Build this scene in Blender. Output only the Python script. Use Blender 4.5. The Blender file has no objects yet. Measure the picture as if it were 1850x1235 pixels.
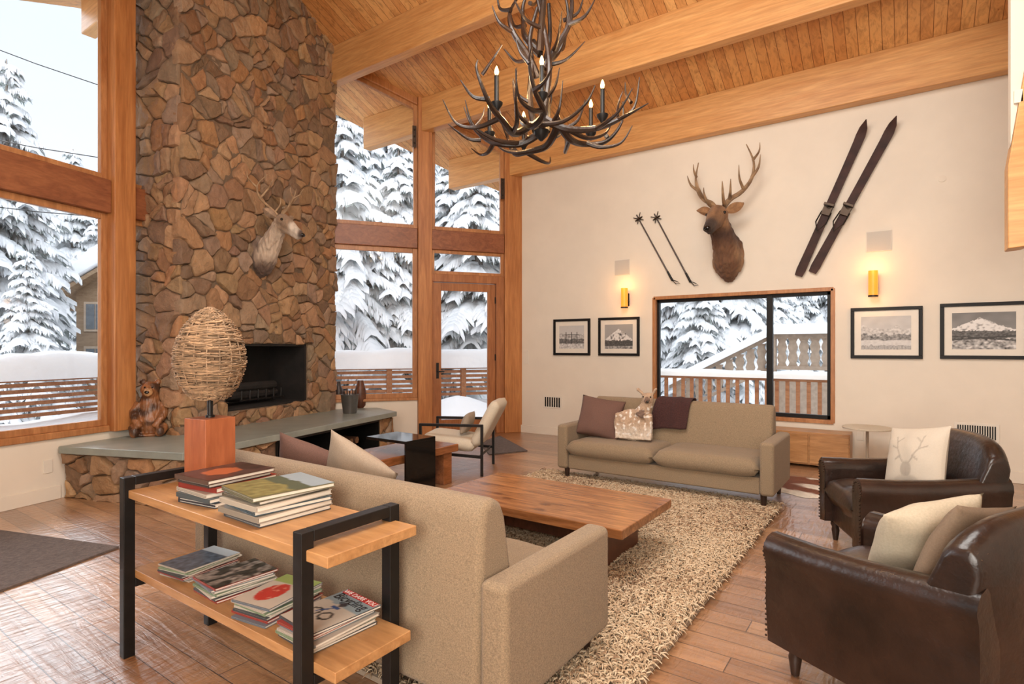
import bpy, bmesh, math, random
import numpy as np
from mathutils import Vector, Matrix, noise, Euler
R=math.radians; PI=math.pi; sin=math.sin; cos=math.cos
S=bpy.context.scene; COL=S.collection
rnd=random.Random(7)
F=1020.0; PX0=925.0; HY=628.0; CZ=1.35; YAW=R(35)
FW=Vector((-sin(YAW),cos(YAW),0)); RT=Vector((cos(YAW),sin(YAW),0)); CAM=Vector((0,0,CZ))
def ray(px,py): return FW+RT*((px-PX0)/F)+Vector((0,0,(HY-py)/F))
def atz(px,py,z=0.0):
    r=ray(px,py); return CAM+r*((z-CZ)/r.z)
def atd(px,py,d): return CAM+ray(px,py)*d
def sr(r,g,b):
    f=lambda c:(c/255/12.92 if c/255<=.04045 else ((c/255+.055)/1.055)**2.4)
    return (f(r),f(g),f(b))
class Fr:
    def __init__(s,p,d,n):
        s.p=Vector((p[0],p[1],0)); s.d=Vector((d[0],d[1],0)).normalized(); s.n=Vector((n[0],n[1],0)).normalized()
    def hit(s,px,py,off=0):
        r=ray(px,py); return CAM+r*((s.p+s.n*off-CAM).dot(s.n)/r.dot(s.n))
    def t(s,px,off=0): return (s.hit(px,HY,off)-s.p).dot(s.d)
    def z(s,px,py,off=0): return s.hit(px,py,off).z
    def pt(s,t,n,z):
        v=s.p+s.d*t+s.n*n; return Vector((v.x,v.y,z))
    def rot(s): return math.atan2(s.n.x,-s.n.y)
L_=(-.276,.961); M_=(.961,.276)
DG=Fr((-5.13,7.5),(-.582,-.813),(.813,-.582))
LF=Fr((-6.25,1.85),L_,M_)
CHF=Fr((-6.025,2.75),L_,M_)
EK=Fr((-5.13,7.5),(1,0),(0,-1))
YR=3.9
def zc(y):
    if y<YR: y=2*YR-y
    return 4.56+.45*(7.4-y)
def ss(a,b,x):
    k=max(0,min(1,(x-a)/(b-a))); return k*k*(3-2*k)
def lerp(a,b,k): return tuple(x+(y-x)*k for x,y in zip(a,b))

# ------------------------------------------------------------------ mesh builder
class MB:
    def __init__(s): s.v=[]; s.f=[]; s.c=[]; s.hascol=False
    def add(s,vs,fs,col=None):
        b=len(s.v); s.v.extend([tuple(v) for v in vs]); s.f.extend([[b+i for i in f] for f in fs])
        if col is not None: s.hascol=True
        s.c.extend([col if col is not None else (1,1,1)]*len(vs)); return s
    def box(s,c,size,rot=None,col=None,taper=1.0):
        sx,sy,sz=[a/2 for a in size]; vs=[]
        for z in (-1,1):
            k=taper if z<0 else 1
            for x,y in ((-1,-1),(1,-1),(1,1),(-1,1)):
                v=Vector((x*sx*k,y*sy*k,z*sz))
                if rot is not None: v=rot@v
                vs.append(v+Vector(c))
        return s.add(vs,HEX,col)
    def bb(s,x0,x1,y0,y1,z0,z1,col=None):
        return s.box(((x0+x1)/2,(y0+y1)/2,(z0+z1)/2),(x1-x0,y1-y0,z1-z0),None,col)
    def fbox(s,fr,t0,t1,n0,n1,z0,z1,col=None):
        vs=[]
        for zz in (z0,z1):
            for t,n in ((t0,n0),(t1,n0),(t1,n1),(t0,n1)):
                p=fr.pt(t,n,0); p.z=zz(p) if callable(zz) else zz; vs.append(p)
        return s.add(vs,HEX,col)
    def tube(s,pts,rad,k=8,cap=True,col=None,flat=None):
        pts=[Vector(p) for p in pts]; n=len(pts)
        if not hasattr(rad,'__len__'): rad=[rad]*n
        T=[(pts[min(i+1,n-1)]-pts[max(i-1,0)]).normalized() for i in range(n)]
        a=Vector((0,0,1)) if abs(T[0].z)<.9 else Vector((1,0,0))
        N=(a-T[0]*a.dot(T[0])).normalized(); vs=[]
        for i in range(n):
            N=(N-T[i]*N.dot(T[i])).normalized(); B=T[i].cross(N)
            for j in range(k):
                q=2*PI*j/k; f2=flat if flat else 1
                vs.append(pts[i]+(N*cos(q)*f2+B*sin(q))*rad[i])
        fs=[]
        for i in range(n-1):
            for j in range(k):
                fs.append([i*k+j,i*k+(j+1)%k,(i+1)*k+(j+1)%k,(i+1)*k+j])
        if cap: fs.append(list(range(k))[::-1]); fs.append([(n-1)*k+j for j in range(k)])
        return s.add(vs,fs,col)
    def lathe(s,prof,k=24,c=(0,0,0),col=None,sq=1):
        vs=[];fs=[];n=len(prof)
        for r,z in prof:
            for j in range(k):
                q=2*PI*j/k; vs.append((c[0]+r*cos(q),c[1]+r*sin(q)*sq,c[2]+z))
        for i in range(n-1):
            for j in range(k): fs.append([i*k+j,i*k+(j+1)%k,(i+1)*k+(j+1)%k,(i+1)*k+j])
        fs.append(list(range(k))[::-1]); fs.append([(n-1)*k+j for j in range(k)])
        return s.add(vs,fs,col)
    def ell(s,c,r,k=14,rot=None,col=None):
        if not hasattr(r,'__len__'): r=(r,r,r)
        vs=[];fs=[];m=max(6,k//2+2)
        for i in range(1,m):
            th=PI*i/m
            for j in range(k):
                q=2*PI*j/k; v=Vector((r[0]*sin(th)*cos(q),r[1]*sin(th)*sin(q),r[2]*cos(th)))
                if rot is not None: v=rot@v
                vs.append(v+Vector(c))
        for zz in (1,-1):
            v=Vector((0,0,r[2]*zz)); v=rot@v if rot is not None else v; vs.append(v+Vector(c))
        for i in range(m-2):
            for j in range(k): fs.append([i*k+j,(i+1)*k+j,(i+1)*k+(j+1)%k,i*k+(j+1)%k])
        a=len(vs)-2
        for j in range(k): fs.append([a,j,(j+1)%k]); fs.append([a+1,(m-2)*k+(j+1)%k,(m-2)*k+j])
        return s.add(vs,fs,col)
    def prism(s,poly,z0,z1,col=None):
        n=len(poly); vs=[]
        for zz in (z0,z1):
            for p in poly: vs.append((p[0],p[1],zz(p) if callable(zz) else zz))
        fs=[list(range(n))[::-1],list(range(n,2*n))]+[[i,(i+1)%n,n+(i+1)%n,n+i] for i in range(n)]
        return s.add(vs,fs,col)
    def ext(s,poly,fn,a0,a1,col=None):
        n=len(poly); vs=[fn(p,a0) for p in poly]+[fn(p,a1) for p in poly]
        fs=[list(range(n))[::-1],list(range(n,2*n))]+[[i,(i+1)%n,n+(i+1)%n,n+i] for i in range(n)]
        return s.add(vs,fs,col)
    def loft(s,rings,col=None,cap=True):
        k=len(rings[0]); n=len(rings); vs=[p for r in rings for p in r]; fs=[]
        for i in range(n-1):
            for j in range(k): fs.append([i*k+j,i*k+(j+1)%k,(i+1)*k+(j+1)%k,(i+1)*k+j])
        if cap: fs.append(list(range(k))[::-1]); fs.append([(n-1)*k+j for j in range(k)])
        return s.add(vs,fs,col)
    def grid(s,nx,ny,pf,cf=None):
        b=len(s.v)
        for j in range(ny+1):
            for i in range(nx+1):
                u,v=i/nx,j/ny; s.v.append(tuple(pf(u,v))); s.c.append(cf(u,v) if cf else (1,1,1))
        if cf: s.hascol=True
        for j in range(ny):
            for i in range(nx):
                a=b+j*(nx+1)+i; s.f.append([a,a+1,a+nx+2,a+nx+1])
        return s
    def pil(s,w,h,t,e=2.2,p=.5,n=16,mtx=None,cf=None,pinch=.06,wr=.0,seed=0):
        mtx=mtx or Matrix(); 
        for sg in (1,-1):
            def pf(u,v,sg=sg):
                a,b=2*u-1,2*v-1
                a=math.copysign(abs(a)**.8,a); b=math.copysign(abs(b)**.8,b)
                th=max(0,(1-abs(a)**e)*(1-abs(b)**e))**p*t/2
                x=a*w/2*(1-pinch*(1-b*b)); y=b*h/2*(1-pinch*(1-a*a))
                if wr: th+=wr*noise.noise(Vector((x*9+seed,y*9,sg*3)))*min(1,th*20)
                return mtx@Vector((x,y,sg*th))
            s.grid(n,n,pf,cf if (cf and sg>0) else ((lambda u,v:cf(0,0)) if cf else None))
        return s
    def build(s,name,mat,par=None,bevel=0,seg=2,sub=0,smooth=True,sharp=38,world=False,fix=True,weld=False):
        me=bpy.data.meshes.new(name); me.from_pydata(s.v,[],s.f); 
        if s.hascol:
            ca=me.color_attributes.new('Col','FLOAT_COLOR','POINT')
            arr=np.ones((len(s.v),4),dtype=np.float32); arr[:,:3]=np.array(s.c,dtype=np.float32)
            ca.data.foreach_set('color',arr.ravel())
        if fix or weld:
            bm=bmesh.new(); bm.from_mesh(me)
            if weld: bmesh.ops.remove_doubles(bm,verts=bm.verts,dist=1e-5)
            if fix: bmesh.ops.recalc_face_normals(bm,faces=bm.faces)
            bm.to_mesh(me); bm.free()
        if smooth:
            me.shade_smooth()
            if not bevel and not sub: me.set_sharp_from_angle(angle=R(sharp))
        o=bpy.data.objects.new(name,me); COL.objects.link(o)
        if mat: me.materials.append(mat)
        if par is not None:
            o.parent=par
            if world: o.matrix_parent_inverse=(Matrix.Translation(par.location)@par.rotation_euler.to_matrix().to_4x4()).inverted()
        if bevel:
            m=o.modifiers.new('bevel','BEVEL'); m.width=bevel; m.segments=seg; m.limit_method='ANGLE'; m.angle_limit=R(35); m.harden_normals=True
        if sub:
            m=o.modifiers.new('sub','SUBSURF'); m.levels=sub; m.render_levels=sub
        return o
HEX=[[0,3,2,1],[4,5,6,7],[0,1,5,4],[1,2,6,5],[2,3,7,6],[3,0,4,7]]
def tag(o,label,cat,group=None,kind=None):
    if label: o['label']=label
    if cat: o['category']=cat
    if group: o['group']=group
    if kind: o['kind']=kind
    return o
def thing(name,label,cat,loc=(0,0,0),rz=0,group=None):
    o=bpy.data.objects.new(name,None); COL.objects.link(o); o.location=loc; o.rotation_euler=(0,0,rz); o.empty_display_size=.1
    return tag(o,label,cat,group)
def struct(o,label=None): o['kind']='structure'; return o
def sthing(name,loc=(0,0,0)):
    o=bpy.data.objects.new(name,None); COL.objects.link(o); o.location=loc; o['kind']='structure'; return o
def dup(root,loc,rz,scale=1,label=None,group=None):
    r=root.copy(); COL.objects.link(r); r.location=loc; r.rotation_euler=(0,0,rz); r.scale=(scale,)*3
    if label: r['label']=label
    if group: r['group']=group
    for ch in list(root.children):
        c=ch.copy(); COL.objects.link(c); c.parent=r
        for g in ch.children:
            d=g.copy(); COL.objects.link(d); d.parent=c
    return r
def sculpt(name,mb,mat,par,vox,it,colf=None,post=None):
    o=mb.build(name,mat,par,smooth=False)
    m=o.modifiers.new('r','REMESH'); m.mode='VOXEL'; m.voxel_size=vox
    m=o.modifiers.new('s','SMOOTH'); m.factor=.5; m.iterations=it
    bpy.context.view_layer.update(); dg=bpy.context.evaluated_depsgraph_get()
    me=bpy.data.meshes.new_from_object(o.evaluated_get(dg)); o.modifiers.clear(); o.data=me
    if post:
        for v in me.vertices: v.co=post(v.co,v.normal)
    if colf:
        ca=me.color_attributes.get('Col') or me.color_attributes.new('Col','FLOAT_COLOR','POINT')
        arr=np.ones((len(me.vertices),4),dtype=np.float32)
        for v in me.vertices: arr[v.index,:3]=colf(v.co)
        ca.data.foreach_set('color',arr.ravel())
    me.shade_smooth()
    if not me.materials: me.materials.append(mat)
    return o
# ------------------------------------------------------------------ materials
def nodes(name):
    m=bpy.data.materials.new(name); m.use_nodes=True; nt=m.node_tree; b=nt.nodes['Principled BSDF']; return m,nt,b
def N(nt,t,**kw):
    n=nt.nodes.new(t)
    for k,v in kw.items(): setattr(n,k,v)
    return n
def mapped(nt,scale=(1,1,1),rot=(0,0,0),coord='Object'):
    tc=N(nt,'ShaderNodeTexCoord'); mp=N(nt,'ShaderNodeMapping'); mp.inputs['Scale'].default_value=scale; mp.inputs['Rotation'].default_value=rot
    nt.links.new(tc.outputs[coord],mp.inputs['Vector']); return mp.outputs['Vector']
def noise_n(nt,vec,sc,detail=4,rough=.55,dist=0):
    n=N(nt,'ShaderNodeTexNoise'); n.inputs['Scale'].default_value=sc; n.inputs['Detail'].default_value=detail; n.inputs['Roughness'].default_value=rough; n.inputs['Distortion'].default_value=dist
    nt.links.new(vec,n.inputs['Vector']); return n.outputs['Fac']
def ramp(nt,fac,stops):
    r=N(nt,'ShaderNodeValToRGB'); e=r.color_ramp.elements
    while len(e)<len(stops): e.new(.5)
    for i,(p,c) in enumerate(stops): e[i].position=p; e[i].color=(*c,1)
    nt.links.new(fac,r.inputs['Fac']); return r.outputs['Color']
def mixc(nt,a,b,fac,mode='MULTIPLY'):
    m=N(nt,'ShaderNodeMix',data_type='RGBA',blend_type=mode)
    if isinstance(fac,bpy.types.NodeSocket): nt.links.new(fac,m.inputs[0])
    else: m.inputs[0].default_value=fac
    for s,i in ((a,6),(b,7)):
        if isinstance(s,bpy.types.NodeSocket): nt.links.new(s,m.inputs[i])
        else: m.inputs[i].default_value=(*s,1)
    return m.outputs[2]
def bumpn(nt,b,h,st,dist=.01):
    n=N(nt,'ShaderNodeBump'); n.inputs['Strength'].default_value=st; n.inputs['Distance'].default_value=dist
    nt.links.new(h,n.inputs['Height']); nt.links.new(n.outputs['Normal'],b.inputs['Normal']); return n
def mul(c,k): return tuple(min(1,x*k) for x in c)
def M(name,col,rough=.5,metal=0,var=.15,vs=8,vscale=(1,1,1),bump=0,bs=60,bscale=(1,1,1),useCol=False,emit=None,es=0,coat=0,sheen=0,col2=None,bd=.01,spec=None):
    m,nt,b=nodes(name)
    c=ramp(nt,noise_n(nt,mapped(nt,vscale),vs),[(.3,mul(col,1-var)),(.7,col2 or mul(col,1+var))])
    if useCol:
        a=N(nt,'ShaderNodeVertexColor',layer_name='Col'); c=mixc(nt,c,a.outputs['Color'],1.0)
    nt.links.new(c,b.inputs['Base Color']); b.inputs['Roughness'].default_value=rough; b.inputs['Metallic'].default_value=metal
    if bump: bumpn(nt,b,noise_n(nt,mapped(nt,bscale),bs,3),bump,bd)
    if emit: b.inputs['Emission Color'].default_value=(*emit,1); b.inputs['Emission Strength'].default_value=es
    if coat: b.inputs['Coat Weight'].default_value=coat; b.inputs['Coat Roughness'].default_value=.2
    if sheen: b.inputs['Sheen Weight'].default_value=sheen
    if spec is not None: b.inputs['Specular IOR Level'].default_value=spec
    return m
def knots_n(nt,v,scale,r0,r1,dark):
    vo=N(nt,'ShaderNodeTexVoronoi'); vo.inputs['Scale'].default_value=1
    mk=N(nt,'ShaderNodeMapping'); mk.inputs['Scale'].default_value=scale; nt.links.new(v,mk.inputs['Vector']); nt.links.new(mk.outputs['Vector'],vo.inputs['Vector'])
    return ramp(nt,vo.outputs['Distance'],[(r0,dark),(r1,(1,1,1))])
def wood(name,c1,c2,sc=(1,14,14),rough=.42,bump=.15,big=1.2,knot=None,dk=.76):
    m,nt,b=nodes(name)
    v=mapped(nt,sc); n1=noise_n(nt,v,big,5,.6,1.2); n2=noise_n(nt,mapped(nt,tuple(x*4 for x in sc)),1.5,3)
    c=ramp(nt,n1,[(.28,c1),(.5,tuple((a+d)/2 for a,d in zip(c1,c2))),(.72,c2)])
    c=mixc(nt,c,ramp(nt,n2,[(.3,(dk+.02,dk,dk-.02)),(.7,(1,1,1))]),1)
    if knot: c=mixc(nt,c,knots_n(nt,mapped(nt),knot,.04,.17,(.3,.18,.11)),.92)
    nt.links.new(c,b.inputs['Base Color']); b.inputs['Roughness'].default_value=rough
    if bump: bumpn(nt,b,n2,bump,.003)
    return m
def planks(name,c1,c2,c3,width,length,rot,rough,grain=(1,10,10),mort=.004,bump=.5,scrape=0,mcol=(.05,.025,.012),knots=False,coat=0):
    m,nt,b=nodes(name)
    v=mapped(nt,(1,1,1),(0,0,rot))
    br=N(nt,'ShaderNodeTexBrick'); br.offset=.37; br.offset_frequency=3; br.squash=1
    nt.links.new(v,br.inputs['Vector']); br.inputs['Scale'].default_value=1
    br.inputs['Color1'].default_value=(*c1,1); br.inputs['Color2'].default_value=(*c2,1); br.inputs['Mortar'].default_value=(*mcol,1)
    br.inputs['Mortar Size'].default_value=mort; br.inputs['Mortar Smooth'].default_value=.2; br.inputs['Brick Width'].default_value=length; br.inputs['Row Height'].default_value=width
    mp=N(nt,'ShaderNodeMapping'); mp.inputs['Scale'].default_value=grain; nt.links.new(v,mp.inputs['Vector'])
    g=noise_n(nt,mp.outputs['Vector'],1.6,6,.62,1.5)
    c=mixc(nt,br.outputs['Color'],ramp(nt,g,[(.28,(.50,.43,.37)),(.55,(1,1,1)),(.8,(1.0,.94,.87))]),.8)
    big=noise_n(nt,v,.9,3); c=mixc(nt,c,ramp(nt,big,[(.35,c3),(.65,(1,1,1))]),.6)
    if knots: c=mixc(nt,c,knots_n(nt,v,(5.5,8,8),.03,.085,(.4,.24,.14)),.8)
    nt.links.new(c,b.inputs['Base Color'])
    rr=N(nt,'ShaderNodeMapRange'); rr.inputs[3].default_value=rough-.08; rr.inputs[4].default_value=rough+.14; nt.links.new(g,rr.inputs[0]); nt.links.new(rr.outputs[0],b.inputs['Roughness'])
    h=br.outputs['Fac']
    iv=N(nt,'ShaderNodeMath',operation='MULTIPLY'); iv.inputs[1].default_value=-1; nt.links.new(h,iv.inputs[0])
    ad=N(nt,'ShaderNodeMath',operation='MULTIPLY_ADD'); ad.inputs[1].default_value=.25+scrape; nt.links.new(g,ad.inputs[0]); nt.links.new(iv.outputs[0],ad.inputs[2])
    last=ad.outputs[0]
    if scrape:
        ms=N(nt,'ShaderNodeMapping'); ms.inputs['Scale'].default_value=(30,6,1); nt.links.new(v,ms.inputs['Vector'])
        s2=noise_n(nt,ms.outputs['Vector'],1,2,.5,.6)
        a2=N(nt,'ShaderNodeMath',operation='MULTIPLY_ADD'); a2.inputs[1].default_value=scrape*2.6; nt.links.new(s2,a2.inputs[0]); nt.links.new(last,a2.inputs[2]); last=a2.outputs[0]
    bn=bumpn(nt,b,last,bump,.006)
    if coat:
        b.inputs['Coat Weight'].default_value=coat; b.inputs['Coat Roughness'].default_value=.28; nt.links.new(bn.outputs['Normal'],b.inputs['Coat Normal']); b.inputs['Coat IOR'].default_value=1.75
    return m
def glass(name):
    m=bpy.data.materials.new(name); m.use_nodes=True; nt=m.node_tree; nt.nodes.clear()
    o=N(nt,'ShaderNodeOutputMaterial'); t=N(nt,'ShaderNodeBsdfTransparent'); g=N(nt,'ShaderNodeBsdfGlossy'); g.inputs['Roughness'].default_value=.02
    fr=N(nt,'ShaderNodeFresnel'); fr.inputs['IOR'].default_value=1.22; mx=N(nt,'ShaderNodeMixShader')
    nt.links.new(fr.outputs[0],mx.inputs[0]); nt.links.new(t.outputs[0],mx.inputs[1]); nt.links.new(g.outputs[0],mx.inputs[2]); nt.links.new(mx.outputs[0],o.inputs[0]); return m
MW=M('wall_paint',sr(226,217,202),.85,var=.03,vs=3,bump=.05,bs=180)
MFLOOR=planks('floor_planks',sr(148,106,72),sr(194,150,110),sr(182,156,136),.135,1.7,0,.30,grain=(1.2,11,10),bump=.8,scrape=.5,mort=.0024,mcol=sr(74,52,38),knots=True,coat=1.0)
MCEIL=planks('ceiling_planks',sr(214,154,94),sr(236,186,122),sr(234,210,180),.11,14,R(90),.45,grain=(1.0,9,9),mort=.0032,bump=.4,knots=True,mcol=sr(138,88,48))
MBEAM=wood('beam_wood',sr(204,144,84),sr(230,178,116),(.7,9,9),.42,.1)
MPOST=wood('post_wood',sr(160,98,52),sr(204,142,86),(9,9,.7),.4,.1)
MTRANS=wood('transom_wood',sr(122,68,42),sr(160,100,64),(9,.9,9),.4,.1)
MTRIM=wood('window_trim_wood',sr(162,104,60),sr(198,142,92),(8,8,1.5),.4,.1)
MDOOR=wood('door_wood',sr(146,88,50),sr(182,122,76),(9,9,1),.38,.1)
MGLASS=glass('window_glass')
MBLACK=M('black_metal',sr(34,32,31),.42,.5,var=.2,vs=20)
MBLACKP=M('black_plastic',sr(16,15,15),.5,0,var=.1,spec=.3)
MWHITE=M('white_plastic',sr(225,218,205),.5,var=.03)
MGREY=M('grey_grille',sr(192,187,178),.7,var=.06,vs=200)
MSTONE=M('stone',(.98,.98,.98),.76,var=.26,vs=9,bump=.9,bs=24,useCol=True,bd=.016)
MMORT=M('mortar',sr(108,90,72),.95,var=.25,vs=20,bump=.6,bs=60)
MCONC=M('concrete',sr(140,146,138),.32,var=.14,vs=5,bump=.06,bs=90)
MSOOT=M('soot',sr(30,26,24),.9,var=.4,vs=6)
MCHAR=M('charred',sr(30,26,24),.9,var=.4,vs=9,bump=.5,bs=40)
MFAB=M('tan_fabric',sr(136,117,93),.95,var=.34,vs=230,bump=.6,bs=420,sheen=.1,bd=.003)
MLEATH=M('leather',sr(29,19,15),.32,var=.25,vs=4,col2=sr(54,36,28),bump=.3,bs=22,coat=.15,bd=.012)
MNAIL=M('nailhead',sr(62,48,38),.5,.8,var=.1)
MDKW=M('dark_wood',sr(48,32,24),.4,var=.25,vs=10)
MTABLE=wood('table_wood',sr(116,70,40),sr(184,128,80),(1.2,11,9),.24,.12,1.6,knot=(3.0,5.0,1),dk=.62)
MTABLED=wood('table_leg_wood',sr(80,46,32),sr(118,72,50),(9,2,4),.4,.12)
MCONS=wood('console_wood',sr(166,118,72),sr(198,150,100),(1.5,12,12),.36,.08)
MRED=wood('redwood',sr(150,80,48),sr(182,108,68),(7,7,1.2),.38,.1)
MWICK=M('wicker',sr(164,136,108),.75,var=.3,vs=30,useCol=True)
MCOL=M('painted',(1,1,1),.6,var=.03,vs=30,useCol=True)
MGLOSSC=M('printed_cover',(1,1,1),.28,var=.05,vs=14,useCol=True)
MPAGE=M('paper',sr(216,206,192),.8,var=.06,vs=40,vscale=(1,1,40))
MFUR=M('fur',(1,1,1),.85,var=.25,vs=34,vscale=(1,1,.4),bump=.9,bs=80,bscale=(1,1,.3),useCol=True,sheen=.1)
MANT=M('antler',sr(112,84,60),.5,var=.3,vs=9,col2=sr(168,138,104),bump=.2,bs=60)
MANTL=M('pale_antler',sr(136,108,80),.5,var=.2,vs=9,col2=sr(186,158,124),bump=.2,bs=60)
MANTD=M('dark_antler',sr(24,16,12),.33,var=.4,vs=7,col2=sr(52,35,26),bump=.25,bs=50)
MEYE=M('eye',(.006,.005,.004),.08,var=.1)
MRUG=M('rug_wool',(1,1,1),.95,var=.1,vs=25,useCol=True)
MMAT=M('mat',sr(92,80,74),.95,var=.3,vs=40,bump=.8,bs=45)
MMAUVE=M('mauve_linen',sr(104,76,66),.9,var=.12,vs=160,bump=.3,bs=300,bd=.003)
MTAUPE=M('taupe_linen',sr(158,142,124),.9,var=.1,vs=160,bump=.3,bs=300,bd=.003)
MDTAUPE=M('dark_taupe_linen',sr(118,100,82),.9,var=.1,vs=160,bump=.3,bs=300,bd=.003)
MCREAM=M('cream_cotton',sr(182,171,150),.9,var=.08,vs=120,bump=.3,bs=260,bd=.003)
MPRINT=M('printed_cotton',(1,1,1),.9,var=.05,vs=120,bump=.25,bs=260,useCol=True,bd=.003)
MTHROW=M('throw',sr(66,38,36),.95,var=.3,vs=90,bump=.8,bs=160)
MOFFW=M('offwhite_upholstery',sr(204,192,172),.9,var=.08,vs=120,bump=.25,bs=260)
MMIRR=M('polished_top',sr(44,40,38),.08,.7,var=.1)
MBEAR=M('carved_wood',(1,1,1),.38,var=.3,vs=14,vscale=(1,1,.3),bump=.9,bs=55,bscale=(1,1,.25),useCol=True,coat=.2)
MTIN=M('tin',sr(120,118,116),.4,.8,var=.15,vs=6)
MSNOW=M('snow',sr(247,249,252),.7,var=.02,vs=3,bump=.35,bs=5,bd=.05)
MFOL=M('conifer',sr(160,172,168),.85,var=.18,vs=3,col2=sr(198,205,203))  # needles paled in the colour itself, standing in for haze
MBARK=M('bark',sr(172,162,154),.9,var=.3,vs=8)  # trunks paled along with the needles, haze put into the colour
MCEDAR=wood('cedar',sr(150,94,60),sr(188,132,90),(2,10,10),.6,.1)
MAMBER=M('amber_glass',sr(225,105,24),.4,var=.35,vs=14,vscale=(1,1,.4),emit=(1,.28,.03),es=1.5)
MBULB=M('bulb',sr(255,200,120),.3,emit=(1,.55,.17),es=20)
MSKI=M('ski_lacquer',sr(46,27,24),.6,var=.35,vs=8,col2=sr(72,44,37),spec=.3)
MPOLE=M('bamboo',sr(60,44,36),.4,var=.25,vs=14)
MHOUSE=wood('house_cladding',sr(150,122,96),sr(182,154,124),(2,2,12),.8,.1)
MBEIGE=M('beige_paint',sr(196,174,152),.8,var=.08)
MBALC=M('weathered_timber',sr(166,146,128),.85,var=.15,vs=12)
MDARKGL=M('dark_window',sr(110,116,122),.25,var=.2)
MPLATE=M('hardware',sr(70,58,48),.45,.7,var=.2)

# ------------------------------------------------------------------ setting
m=MB(); m.prism([(-6.9,4.9),(-6.62,3.2),(-6.3,1.85),(-4.8,-3.6),(2.7,-3.6),(2.7,7.6),(-5.15,7.6)],-.12,0); struct(m.build('floor',MFLOOR,smooth=False))
pA=[(3,8.3),(-6.0,8.3),(-6.7,7.5),(-7.55,6.25),(-8.3,5.15),(-9.1,YR),(3,YR)]
pB=[(3,YR),(-9.1,YR),(-8.45,2.65),(-8.05,1.3),(-7.3,-1),(-6.6,-3.7),(3,-3.7)]
m=MB()
for p in (pA,pB): m.prism(p,lambda q:zc(q[1]),lambda q:zc(q[1])+.22)
struct(m.build('ceiling',MCEIL,smooth=False))
ti=[0]
def trim(mb,mat,bevel=.008,**k):
    ti[0]+=1; return struct(mb.build('trim_%d'%ti[0],mat,None,bevel=bevel,**k))
for y,x0,w in ((7.41,-6.47,.16),(6.25,-7.3,.15),(5.15,-8.15,.15),(YR,-8.9,.18),(2.65,-8.1,.15),(1.45,-7.75,.15)):
    zb=zc(y)-.47; m=MB(); m.bb(x0,2.9,y-w/2,y+w/2,zb,zc(y)+.03); trim(m,MBEAM,.012)
wx0,wx1=EK.t(1181),EK.t(1506); wz0=EK.z(1345,753); wz1=EK.z(1345,529)
m=MB(); m.fbox(EK,-.02,wx0,-.14,0,0,4.55); m.fbox(EK,wx1,7.8,-.14,0,0,4.55); m.fbox(EK,wx0,wx1,-.14,0,0,wz0); m.fbox(EK,wx0,wx1,-.14,0,wz1,4.55)
struct(m.build('wall_elk_side',MW,smooth=False))
m=MB(); m.bb(2.6,2.72,-3.6,7.6,0,6.2); struct(m.build('wall_right',MW,smooth=False))
m=MB(); m.bb(-5.2,2.7,-3.72,-3.6,0,5.6); struct(m.build('wall_back',MW,smooth=False))
m=MB(); m.fbox(EK,.05,7.7,0,.015,0,.12); struct(m.build('baseboard_elk_side',MW,bevel=.004))
w=sthing('window_1',EK.pt((wx0+wx1)/2,0,wz0))
m=MB()
m.fbox(EK,wx0,wx1,-.12,.015,wz1-.03,wz1+.015); m.fbox(EK,wx0,wx1,-.12,.025,wz0-.015,wz0+.03); m.fbox(EK,wx0-.015,wx0+.03,-.12,.015,wz0,wz1); m.fbox(EK,wx1-.03,wx1+.015,-.12,.015,wz0,wz1)
m.build('window_casing',MTRIM,w,bevel=.004,world=True)
tm=EK.t(1389); m=MB()
m.fbox(EK,wx0+.03,wx1-.03,-.11,-.05,wz1-.07,wz1-.03); m.fbox(EK,wx0+.03,wx1-.03,-.11,-.05,wz0+.03,wz0+.075)
m.fbox(EK,wx0+.03,wx0+.06,-.11,-.05,wz0+.03,wz1-.03); m.fbox(EK,wx1-.07,wx1-.03,-.11,-.05,wz0+.03,wz1-.03); m.fbox(EK,tm-.035,tm+.035,-.11,-.04,wz0+.03,wz1-.03)
m.build('window_frame',MBLACKP,w,bevel=.003,world=True)
m=MB(); m.fbox(EK,wx0+.05,wx1-.05,-.085,-.08,wz0+.05,wz1-.05); m.build('pane',MGLASS,w,world=True,smooth=False)
T=lambda px:DG.t(px)
tc1,td0,td1,tp0,tp1,tw=T(910),T(896),T(782),T(779),T(754),T(607)
ZT0,ZT1=2.85,3.15
ceilz=lambda p:zc(p.y)+.02
m=MB(); m.fbox(DG,-.05,tc1,-.12,.06,0,ceilz); trim(m,MPOST)
m=MB(); m.fbox(DG,tp0,tp1,-.14,.08,0,ceilz); trim(m,MPOST)
m=MB(); m.fbox(DG,tc1+.002,tp0-.002,-.1,.045,ZT0,ZT1); trim(m,MTRANS)
m=MB(); m.fbox(DG,tp1+.002,3.15,-.1,.045,ZT0,ZT1); trim(m,MTRANS)
m=MB(); m.fbox(DG,tc1,tp0,-.06,.03,lambda p:zc(p.y)-.1,ceilz); trim(m,MPOST)
m=MB(); m.fbox(DG,tp1,3.2,-.06,.03,lambda p:zc(p.y)-.1,ceilz); trim(m,MPOST)
m=MB(); m.fbox(DG,tp1,3.15,-.1,0,0,.56); struct(m.build('wall_window_side',MW,smooth=False))
m=MB(); m.fbox(DG,tp1,3.1,-.1,.035,.56,.6); trim(m,MTRIM)
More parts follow.
